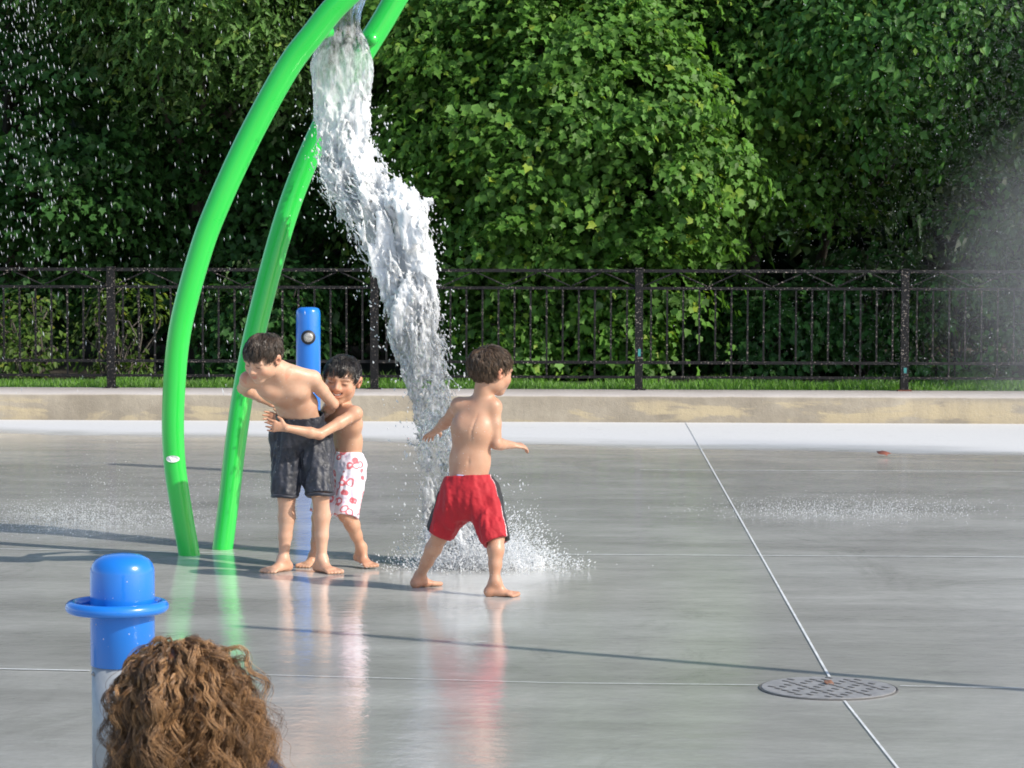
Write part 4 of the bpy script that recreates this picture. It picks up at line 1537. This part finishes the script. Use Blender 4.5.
# ---- person with curly hair sitting in front, back to the camera
def sitter():
    d0 = 5.45
    L = lambda px, py, dy=0.0: P(px, py, d0 + dy)
    hc = L(181, 697)
    b = A_([hc[0], hc[1], 0.0])
    root = person('seated person with a big mop of curly brown hair, back to the camera', b)
    hh = .225
    B = frame3(vec(.10, .98, .12), vec(0, -.1, 1))
    Fd = Field(b + A_([-.45, -.3, -.02]), b + A_([.5, 1.0, .95]), .0065)
    head(Fd, hc, hh, B)
    nk = hc + vec(0, -.03, -.17)
    ch = b + vec(.0, -.02, .42); wa = b + vec(0, .0, .2); pe = b + vec(0, .02, .1)
    Fd.cone(nk, hc + vec(0, -.02, -.05), .05, .05, .02)
    Fd.sec(pe, wa, .145, .105, .12, .09, R0, .03)
    Fd.sec(wa, ch, .12, .09, .145, .10, R0, .03)
    Fd.sec(ch, nk - Z_ * .03, .145, .10, .075, .05, R0, .04)
    for sg in (-1, 1):
        sh = b + vec(sg * .162, -.01, .548 if sg > 0 else .505); el = b + vec(sg * .23, .12, .30); wr = b + vec(sg * .12, .34, .25)
        Fd.cone(nk - Z_ * .02, sh, .04, .045, .03)
        Fd.chain([sh, el, wr], [.045, .036, .024], .015)
        hand(Fd, wr, vec(-sg * .4, .8, -.15), vec(0, 0, -1), vec(-sg, .2, 0), 1.25, .3)
        hp = b + vec(sg * .09, .05, .095); kn = b + vec(sg * .17, .42, .24); an = b + vec(sg * .10, .66, .075)
        Fd.chain([hp, kn, an], [.085, .055, .035], .02)
        foot.side = sg
        foot(Fd, an, vec(0, 1, 0), 1.3)
    V, F = Fd.surface()
    q = (V - hc) @ B / hh
    T = np.ones((len(V), 3)); T[hair_mask(q, .27) & (np.linalg.norm(q, axis=1) < .8)] = (.2, .14, .1)
    body = mesh_np('body', V, F, mat_skin('seated_skin', (.6, .38, .27)), root, attr={'tint': T})
    navy = mat_cloth('navy_jersey', (.012, .014, .032))
    Fc = Field(b + A_([-.4, -.3, .04]), b + A_([.45, .5, .8]), .0065)
    nz = lambda g: .005 * vnoise(g * 14, 4) + .003 * vnoise(g * 40, 5)
    Fc.sec(pe, wa, .16, .118, .136, .104, R0, .03, noise=nz)
    Fc.sec(wa, ch, .136, .104, .16, .114, R0, .03, noise=nz)
    Fc.sec(ch, nk - Z_ * .035, .16, .114, .085, .062, R0, .04, cut_b=True)
    for sg in (-1, 1):
        sh = b + vec(sg * .162, -.01, .548 if sg > 0 else .505); el = b + vec(sg * .23, .12, .30)
        Fc.cone(nk - Z_ * .045, sh, .045, .056, .03)
        Fc.sec(sh, sh + (el - sh) * .6, .056, .056, .052, .052, R0, .02, cut_b=True, noise=nz)
    V, F = Fc.surface()
    mesh_np('shirt', V, F, navy, root)
    Fp = Field(b + A_([-.4, -.3, -.01]), b + A_([.45, .9, .4]), .0065)
    Fp.sec(pe - Z_ * .0, pe + Z_ * .07, .158, .118, .15, .112, R0, .02, noise=nz)
    for sg in (-1, 1):
        hp = b + vec(sg * .09, .05, .098); kn = b + vec(sg * .17, .42, .24); an = b + vec(sg * .10, .66, .075)
        Fp.sec(hp, kn, .094, .094, .066, .066, R0, .02, noise=nz)
        Fp.sec(kn, kn + (an - kn) * .8, .066, .066, .05, .05, R0, .015, cut_b=True, noise=nz)
    V, F = Fp.surface()
    mesh_np('trousers', V, F, mat_cloth('dark_trousers', (.03, .035, .05)), root)
    # curly hair: locks of strands that wind round a falling guide line
    rg = np.random.default_rng(61)
    nl, ns, m = 700, 16, 34
    dd = rg.normal(0, 1, (nl * 5, 3)); dd /= np.linalg.norm(dd, axis=1)[:, None]
    cen = A_([0, -.07, .12]); R = A_([.365, .445, .38])
    p = cen + dd * R
    keep = (p[:, 2] > -.24) & ~((p[:, 1] > .22) & (p[:, 2] < .26)) & ~((np.abs(p[:, 0]) > .3) & (p[:, 1] > .05) & (p[:, 2] < .1))
    p = p[keep][:nl]; nl = len(p)
    dn = (p - cen) / R
    root_w = hc + (p * hh) @ B.T
    nw = dn @ B.T; nw /= np.linalg.norm(nw, axis=1)[:, None]
    s = np.linspace(0, 1, m)
    # length so that the tips hang to just above the shoulders
    tipz = b[2] + .49 + .085 * np.clip((root_w - hc) @ R0 / .07, 0, 1) + rg.normal(0, .04, nl)
    Ln = np.clip(root_w[:, 2] - tipz, .09, .40) * rg.uniform(.85, 1.1, nl) + .03
    puff = rg.uniform(.012, .042, nl)
    guide = np.zeros((nl, m, 3))
    side = nw * A_([1, 1, 0]); side /= np.linalg.norm(side, axis=1)[:, None] + .25
    for k in range(m):
        u = s[k]
        outw = puff[:, None] * nw * (1 - (1 - min(1, u * 3)) ** 2)
        topness = np.clip(nw[:, 2], 0, 1)[:, None]
        arc = .055 * topness * side * math.sin(min(1.0, u * 1.6) * math.pi / 2)
        fall = -(Ln * (u ** 1.25))[:, None] * A_([[0, 0, 1.]]) * (1 - .25 * topness)
        flare = side * (.030 * u ** 1.3) + R0 * (.04 * u ** 1.4)
        guide[:, k] = root_w + outw + arc + fall + flare
    # keep the guides outside the skull
    loc = ((guide - hc) @ B) / hh
    qq = (loc - cen) / R
    rad = np.linalg.norm(qq, axis=2)
    need = 1.05 + .02 * s[None]
    fix = rad < need
    scale = np.where(fix, need / np.maximum(rad, 1e-3), 1)
    loc = cen + qq * scale[..., None] * R
    guide = hc + (loc * hh) @ B.T
    guide += rg.normal(0, .014, (nl, 1, 3)) * np.minimum(1, s * 2.2)[None, :, None]
    ph = rg.uniform(0, 6.28, nl); turns = rg.uniform(2.2, 5.0, nl) * (Ln / .25) ** .6; cr = rg.uniform(.007, .0155, nl); hand_ = np.where(rg.random(nl) < .5, -1, 1)
    Tg = np.gradient(guide, axis=1); Tg /= np.linalg.norm(Tg, axis=2)[..., None] + 1e-9
    ref = np.tile(A_([.6, .75, .2]), (nl, m, 1))
    N = np.cross(Tg, ref); N /= np.linalg.norm(N, axis=2)[..., None] + 1e-9
    Bn = np.cross(Tg, N)
    W = np.zeros((nl, ns, m, 3))
    lockshade = rg.random(nl)
    for j in range(ns):
        a = ph[:, None] + hand_[:, None] * turns[:, None] * 6.283 * s[None] ** .9 + rg.normal(0, .26, (nl, 1))
        grow = (.25 + .95 * np.clip(s * 1.6, 0, 1) ** 1.3)[None]
        rr = cr[:, None] * grow * (1 + rg.normal(0, .16, (nl, 1)))
        jit = rg.normal(0, .0025, (nl, 1, 3)) * (.5 + s[None, :, None] * 1.4)
        W[:, j] = guide + rr[..., None] * (np.cos(a)[..., None] * N + np.sin(a)[..., None] * Bn) + jit
    W = W.reshape(-1, m, 3)
    frizz = rg.random(len(W)) < .09
    W[frizz] += (rg.normal(0, .018, (frizz.sum(), 1, 3)) * s[None, :, None] ** 1.2)
    V, F, r = ribbons(W, .00068, rg)
    shade = np.clip(np.repeat(np.repeat(lockshade, ns), m * 3) * .65 + r * .35, 0, 1) ** 1.25
    mesh_np('hair', V, F, mat_hair('curly_brown_hair', (.030, .013, .006), (.62, .35, .16), .33), root, attr={'rnd': shade})


sitter()

# ------------------------------------------------------------------ water
def falling_water():
    d0 = 14.35
    #      px   py  half-width px, noise, foam, depth
    row = [(392, -58, 10, .0, .05, 14.38), (372, -25, 14, .0, .10, 14.38), (352, 0, 15, .02, .30, 14.37), (346, 24, 15, .03, .32, 14.36), (344, 42, 26, .04, .34, 14.36), (343, 62, 33, .06, .40, 14.35), (344, 85, 32, .16, .46, 14.34),
           (343, 110, 28, .38, .66, 14.33), (344, 150, 26.5, .55, .72, 14.30), (356, 182, 33, .95, .80, 14.27), (375, 205, 37, 1.1, .80, 14.24), (390, 238, 34, 1.05, .80, 14.2),
           (404, 270, 26, .95, .76, 14.16), (412, 302, 23, .9, .56, 14.1), (418, 335, 25, .9, .42, 14.06), (426, 370, 21, .85, .34, 14.02), (434, 405, 18, .95, .31, 13.97), (439, 430, 18, 1.1, .29, 13.93),
           (444, 460, 21, 1.25, .31, 13.9), (452, 495, 23, 1.3, .42, 13.86), (464, 528, 30, 1.1, .6, 13.82), (478, 566, 46, 1.1, .8, 13.8)]
    C = A_([P(a, b, g) for a, b, _, _, _, g in row])
    Wd = A_([c * g / FPX for _, _, c, _, _, g in row])
    Am = A_([r[3] for r in row]); Fo = A_([r[4] for r in row])
    c = spline(np.column_stack([C, Wd, Am, Fo]), 8)
    lo, hi = C.min(0) - A_([.36, .26, 0]), C.max(0) + A_([.36, .26, .05])
    lo[2] = -.01
    h = .0052
    Fd = Field(lo, hi, h)
    zc = c[:, 2]
    order = np.argsort(zc)
    zs = zc[order]
    def shape(dx, dy, g, w, am, rad):
        zz = g[:, 2]
        q = np.stack([g[:, 0] * .65 + dx * .35, g[:, 1], zz * .42], -1)
        q = q + .018 * np.stack([vnoise(q * 14 + 3, 21), vnoise(q * 14 + 7, 22), vnoise(q * 14 + 11, 23)], -1)
        rdg = lambda k, sd: 1 - 2 * np.abs(vnoise(q * k, sd))          # thin ridges: strands and sheets
        n = -(.62 * vnoise(q * 5.5 + 60, 9) + .55 * vnoise(q * 11, 1) + .42 * (rdg(17, 2) - .35) + .36 * (rdg(38, 3) - .35) + .24 * (rdg(82, 4) - .35))
        d = rad - w * .93 + w * am * n * .90
        # strands thin out and open into holes on the way down
        hole = .075 * np.clip(am - .60, 0, 1) * (vnoise(q * A_([15, 15, 11]) + 40, 6) + .0)
        d = np.maximum(d, hole * 1.2 - .06 * w)
        # ripples down the smooth bell at the top
        return d + .0035 * np.sin(np.arctan2(dy / .62, dx) * 11 + 2.0 * np.sin(zz * 5)) * np.clip(1 - am * 4, 0, 1)

    for z0 in range(0, Fd.n[2], 40):           # slabs, to keep memory low
        z1 = min(Fd.n[2], z0 + 40)
        ax = [Fd.lo[0] + h * np.arange(Fd.n[0]), Fd.lo[1] + h * np.arange(Fd.n[1]), Fd.lo[2] + h * np.arange(z0, z1)]
        g = np.stack(np.meshgrid(*ax, indexing='ij'), -1).astype(np.float32)
        zz = g[..., 2]
        f = lambda k: np.interp(zz, zs, c[order, k]).astype(np.float32)
        cx, cyy, w, am = f(0), f(1), f(3), f(4)
        dx, dy = g[..., 0] - cx, g[..., 1] - cyy
        dep = .62
        rad = np.sqrt(dx ** 2 + (dy / dep) ** 2)
        near = rad < w * 1.9 + .03
        d = np.full(rad.shape, .1, np.float32)
        if near.any():
            d[near] = shape(dx[near], dy[near], g[near], w[near], am[near], rad[near])
        Fd.v[:, :, z0:z1] = d * .8
    rg = np.random.default_rng(71)
    # torn blobs and threads round the ragged edges
    for _ in range(4800):
        i = rg.integers(len(c) // 3, len(c) - 4)
        k = c[i]
        a = rg.uniform(0, 2 * np.pi)
        e = k[3] * rg.uniform(.70, 1.0 + .48 * min(1.1, k[4]) * rg.random())
        p = k[:3] + R0 * math.cos(a) * e + HF * math.sin(a) * e * .62 + Z_ * rg.normal(0, .03)
        fl = unit(c[min(i + 3, len(c) - 1), :3] - c[i - 3, :3]) + rg.normal(0, .36, 3)
        ln = rg.uniform(.010, .085) * rg.uniform(.4, 1); r = rg.uniform(.0020, .0050)
        Fd.cone(p, p + fl * ln, r, r * rg.uniform(.4, 1.0), .008)
    V, F = Fd.surface()
    foam = np.interp(V[:, 2], zs, c[order, 5])
    ex = np.abs(V[:, 0] - np.interp(V[:, 2], zs, c[order, 0])) / np.interp(V[:, 2], zs, c[order, 3])
    foam = foam + .04 * vnoise(V * A_([8, 8, 4]), 8)
    o = mesh_np('falling_water', V, F, M['water'], None, attr={'foam': foam})
    tag(o, 'dump of white foaming water pouring down from the green arch', 'falling water')


falling_water()


def drops(name, label, pos, size, stretch, dirs, cat='water drops', mat=None):
    """octahedral drops drawn out along their path"""
    n = len(pos)
    dirs = dirs / np.linalg.norm(dirs, axis=1)[:, None]
    ref = np.tile(A_([.31, .9, .3]), (n, 1))
    a = np.cross(dirs, ref); a /= np.linalg.norm(a, axis=1)[:, None]
    b = np.cross(dirs, a)
    s = size[:, None]; l = (size * stretch)[:, None]
    V = np.stack([pos + dirs * l, pos - dirs * l * .8, pos + a * s, pos + b * s, pos - a * s, pos - b * s], 1).reshape(-1, 3)
    T = A_([(0, 2, 3), (0, 3, 4), (0, 4, 5), (0, 5, 2), (1, 3, 2), (1, 4, 3), (1, 5, 4), (1, 2, 5)])
    F = (np.arange(n) * 6)[:, None, None] + T[None]
    o = mesh_np(name, V, F.reshape(-1, 3), mat or M['drop'], None, attr={'foam': np.full(n * 6, .6)})
    return tag(o, label, cat, kind='stuff')


def px_cloud(n, fx, fy, dep, rg):
    """points spread in a slab of air given by its extent in the view and its distance"""
    return A_([P(x, y, d) for x, y, d in zip(fx(n), fy(n), rg.uniform(*dep, n))])


def all_drops():
    rg = np.random.default_rng(81)
    # curtain of rain-like drops on the left, thick at the top-left corner
    n = 520
    t = rg.random(n)
    x = 18 - 6 * t + rg.normal(0, 13 + 16 * t, n) + 40 * t * rg.random(n); y = -30 + t ** 1.3 * 300
    pos = A_([P(a, b, d) for a, b, d in zip(x, y, rg.uniform(15.5, 18.0, n))])
    n2 = 520
    x = rg.uniform(0, 315, n2); y = rg.uniform(-10, 395, n2)
    k = rg.random(n2) < .35 + .65 * np.exp(-((x - 60 - y * .25) / 55) ** 2) + .5 * np.exp(-((x - 245 + y * .1) / 45) ** 2)
    pos2 = A_([P(a, b, d) for a, b, d in zip(x[k], y[k], rg.uniform(15.0, 19.0, k.sum()))])
    pos = np.concatenate([pos, pos2])
    dirs = np.tile(A_([.14, 0, -1.]), (len(pos), 1)) + rg.normal(0, .12, (len(pos), 3))
    drops('falling_drops', 'bright drops raining down in front of the dark trees at left', pos, rg.uniform(.0010, .0027, len(pos)) * np.where(rg.random(len(pos)) < .15, 1.35, 1), rg.uniform(4, 10, len(pos)), dirs)
    # spray drifting at the right edge
    n = 18000
    u = rg.random(n)
    y = rg.uniform(-10, 420, n)
    edge = 1040 - 20 * 0 - 120 * np.clip((y - 20) / 330, .0, 1) ** .8
    x = 1060 - np.abs(rg.normal(0, 1, n)) * (60 + 62 * np.clip(y / 260, 0, 1))
    pos = A_([P(a, b, d) for a, b, d in zip(x, y, rg.uniform(17.5, 22.0, n))])
    dirs = rg.normal(0, .4, (n, 3)) + A_([-.2, 0, -1.])
    drops('fine_spray', 'fine pale spray drifting across the right edge before the fence', pos, rg.uniform(.0005, .0011, n), rg.uniform(1, 3.2, n), dirs, 'spray')
    n = 260
    x = 1010 - np.abs(rg.normal(0, 1, n)) * 130; y = rg.uniform(0, 400, n)
    pos = A_([P(a, b, d) for a, b, d in zip(x, y, rg.uniform(17.0, 21.0, n))])
    drops('spray_drops', 'scattered larger drops of the spray at the right', pos, rg.uniform(.0013, .0028, n), rg.uniform(1, 2.8, n), rg.normal(0, .3, (n, 3)) + A_([-.2, 0, -1.]), 'water drops')
    # splash where the dump lands: ballistic drops from the impact
    c = G(482, 567)
    n = 30000
    az = rg.uniform(0, 2 * np.pi, n); rad = np.abs(rg.normal(0, .14, n)) + .02
    hgt = np.abs(rg.normal(0, 1, n)) * (.025 + .075 * np.exp(-((rad - .20) / .12) ** 2)) * (1 + .7 * np.sin(az * 7 + 1) * np.sin(az * 3))
    pos = c + np.stack([np.cos(az) * rad * 1.3, np.sin(az) * rad * .9, np.abs(hgt) + .004], 1)
    dirs = np.stack([np.cos(az), np.sin(az), rg.uniform(.2, 1.6, n)], 1) + rg.normal(0, .3, (n, 3))
    drops('splash', 'compact white splash bursting up where the dumped water hits the pad', pos, rg.uniform(.0009, .0028, n) * np.where(rg.random(n) < .06, 1.8, 1), rg.uniform(1.0, 4.0, n), dirs, 'splash', M['spray'])
    # jets thrown sideways from the impact
    n = 900
    k = rg.integers(0, 9, n)
    ka = A_([.1, -.25, .45, 2.8, 3.3, -.6, .8, -2.6, .25])[k]; kl = A_([.36, .32, .30, .30, .34, .28, .33, .26, .38])[k]; ks = A_([.9, .5, 1.3, 1.1, .8, .6, 1.7, .5, 1.1])[k]
    t = rg.random(n)
    pos = c + np.stack([np.cos(ka) * t * kl, np.sin(ka) * t * kl * .8, np.maximum(.005, ks * t * kl * (1.05 - t))], 1) + rg.normal(0, .012, (n, 3)) * (.4 + t[:, None])
    pos[:, 2] = np.maximum(pos[:, 2], .004)
    drops('splash_jets', 'thin jets of drops flying sideways out of the white splash', pos, rg.uniform(.001, .003, n), rg.uniform(1.2, 4, n), np.stack([np.cos(ka), np.sin(ka), ks * (1 - 2 * t)], 1) + rg.normal(0, .2, (n, 3)), 'splash')
    # small drops kicked up by rain on the pad
    for nm, cx, cy, sx, sy, n, hz, lab in (('pad_splashes', 85, 522, 62, 7, 5200, .04, 'low pale haze of splashing drops on the pad at left'),
                                          ('pad_splashes', 850, 512, 66, 5, 3000, .028, 'low line of splashing drops on the pad at right'),
                                          ('pad_splashes', 105, 497, 18, 6, 220, .13, 'few drops leaping higher from the pad left of the green arch'),
                                          ('pad_splashes', 240, 492, 95, 9, 500, .035, 'faint splashing drops on the pad behind the boys')):
        x = rg.normal(cx, sx, n); y = rg.normal(cy, sy, n)
        pos = A_([G(a, min(max(b, 440), 640)) for a, b in zip(x, y)])
        pos[:, 2] = np.abs(rg.normal(0, hz, n)) + .003
        drops(nm, lab, pos, rg.uniform(.0007, .0018, n), rg.uniform(1, 3, n), rg.normal(0, .35, (n, 3)) + A_([0, 0, 1.]), 'splash', M['spray'])
    # loose drops all round the dump
    n = 520
    yy = rg.uniform(90, 560, n); cx = np.interp(yy, [90, 150, 215, 245, 320, 420, 560], [342, 343, 374, 394, 413, 436, 478]); hw = np.interp(yy, [90, 150, 215, 245, 320, 420, 560], [30, 32, 52, 45, 33, 30, 55])
    sg = np.where(rg.random(n) < .45, -1, 1)
    x = cx + sg * hw * (.8 + np.abs(rg.normal(0, .38, n)))
    pos = A_([P(a, b, d) for a, b, d in zip(x, yy, rg.uniform(13.8, 14.4, n))])
    drops('flung_drops', 'loose drops flung off the sides of the falling water', pos, rg.uniform(.0018, .006, n), rg.uniform(1.0, 3.0, n), rg.normal(0, .4, (n, 3)) + A_([.3, 0, -1.]))


all_drops()


def mist():
    """thin cloud of fine spray at the right edge, in front of the fence"""
    m = NT('mist')
    c = m.coords()
    ln = m.n('ShaderNodeVectorMath', {0: c}, operation='LENGTH').outputs['Value']
    fall = m.n('ShaderNodeMapRange', {0: ln, 1: .25, 2: 1.0, 3: 1.0, 4: 0.0}, interpolation_type='SMOOTHERSTEP').outputs[0]
    n = m.noise(m.mapping(c, (2.2, 2.2, 1.3)), 1.6, 4, .6)
    den = m.math('MULTIPLY', fall, m.n('ShaderNodeMapRange', {0: n.outputs[0], 1: .3, 2: .7, 3: .25, 4: 1.0}).outputs[0])
    v = m.n('ShaderNodeVolumePrincipled', {'Color': (.97, .98, 1, 1), 'Density': m.math('MULTIPLY', den, .33), 'Anisotropy': .1})
    m.t.links.new(v.outputs[0], m.out.inputs['Volume'])
    cen = P(1085, 290, 20.5)
    r = A_([1.45, 1.3, 1.75])
    V, F = [], []
    nu, nv = 24, 14
    for i in range(nv + 1):
        for k in range(nu):
            a, b = 2 * math.pi * k / nu, math.pi * i / nv
            V.append((math.sin(b) * math.cos(a), math.sin(b) * math.sin(a), math.cos(b)))
    F = [(i * nu + k, (i + 1) * nu + k, (i + 1) * nu + (k + 1) % nu, i * nu + (k + 1) % nu) for i in range(nv) for k in range(nu)]
    me = bpy.data.meshes.new('mist'); me.from_pydata(V, [], F)
    o = link('mist', me, m.m)
    o.location = cen; o.scale = r
    tag(o, 'soft pale mist of spray hanging at the right edge before the fence', 'mist', kind='stuff')


mist()
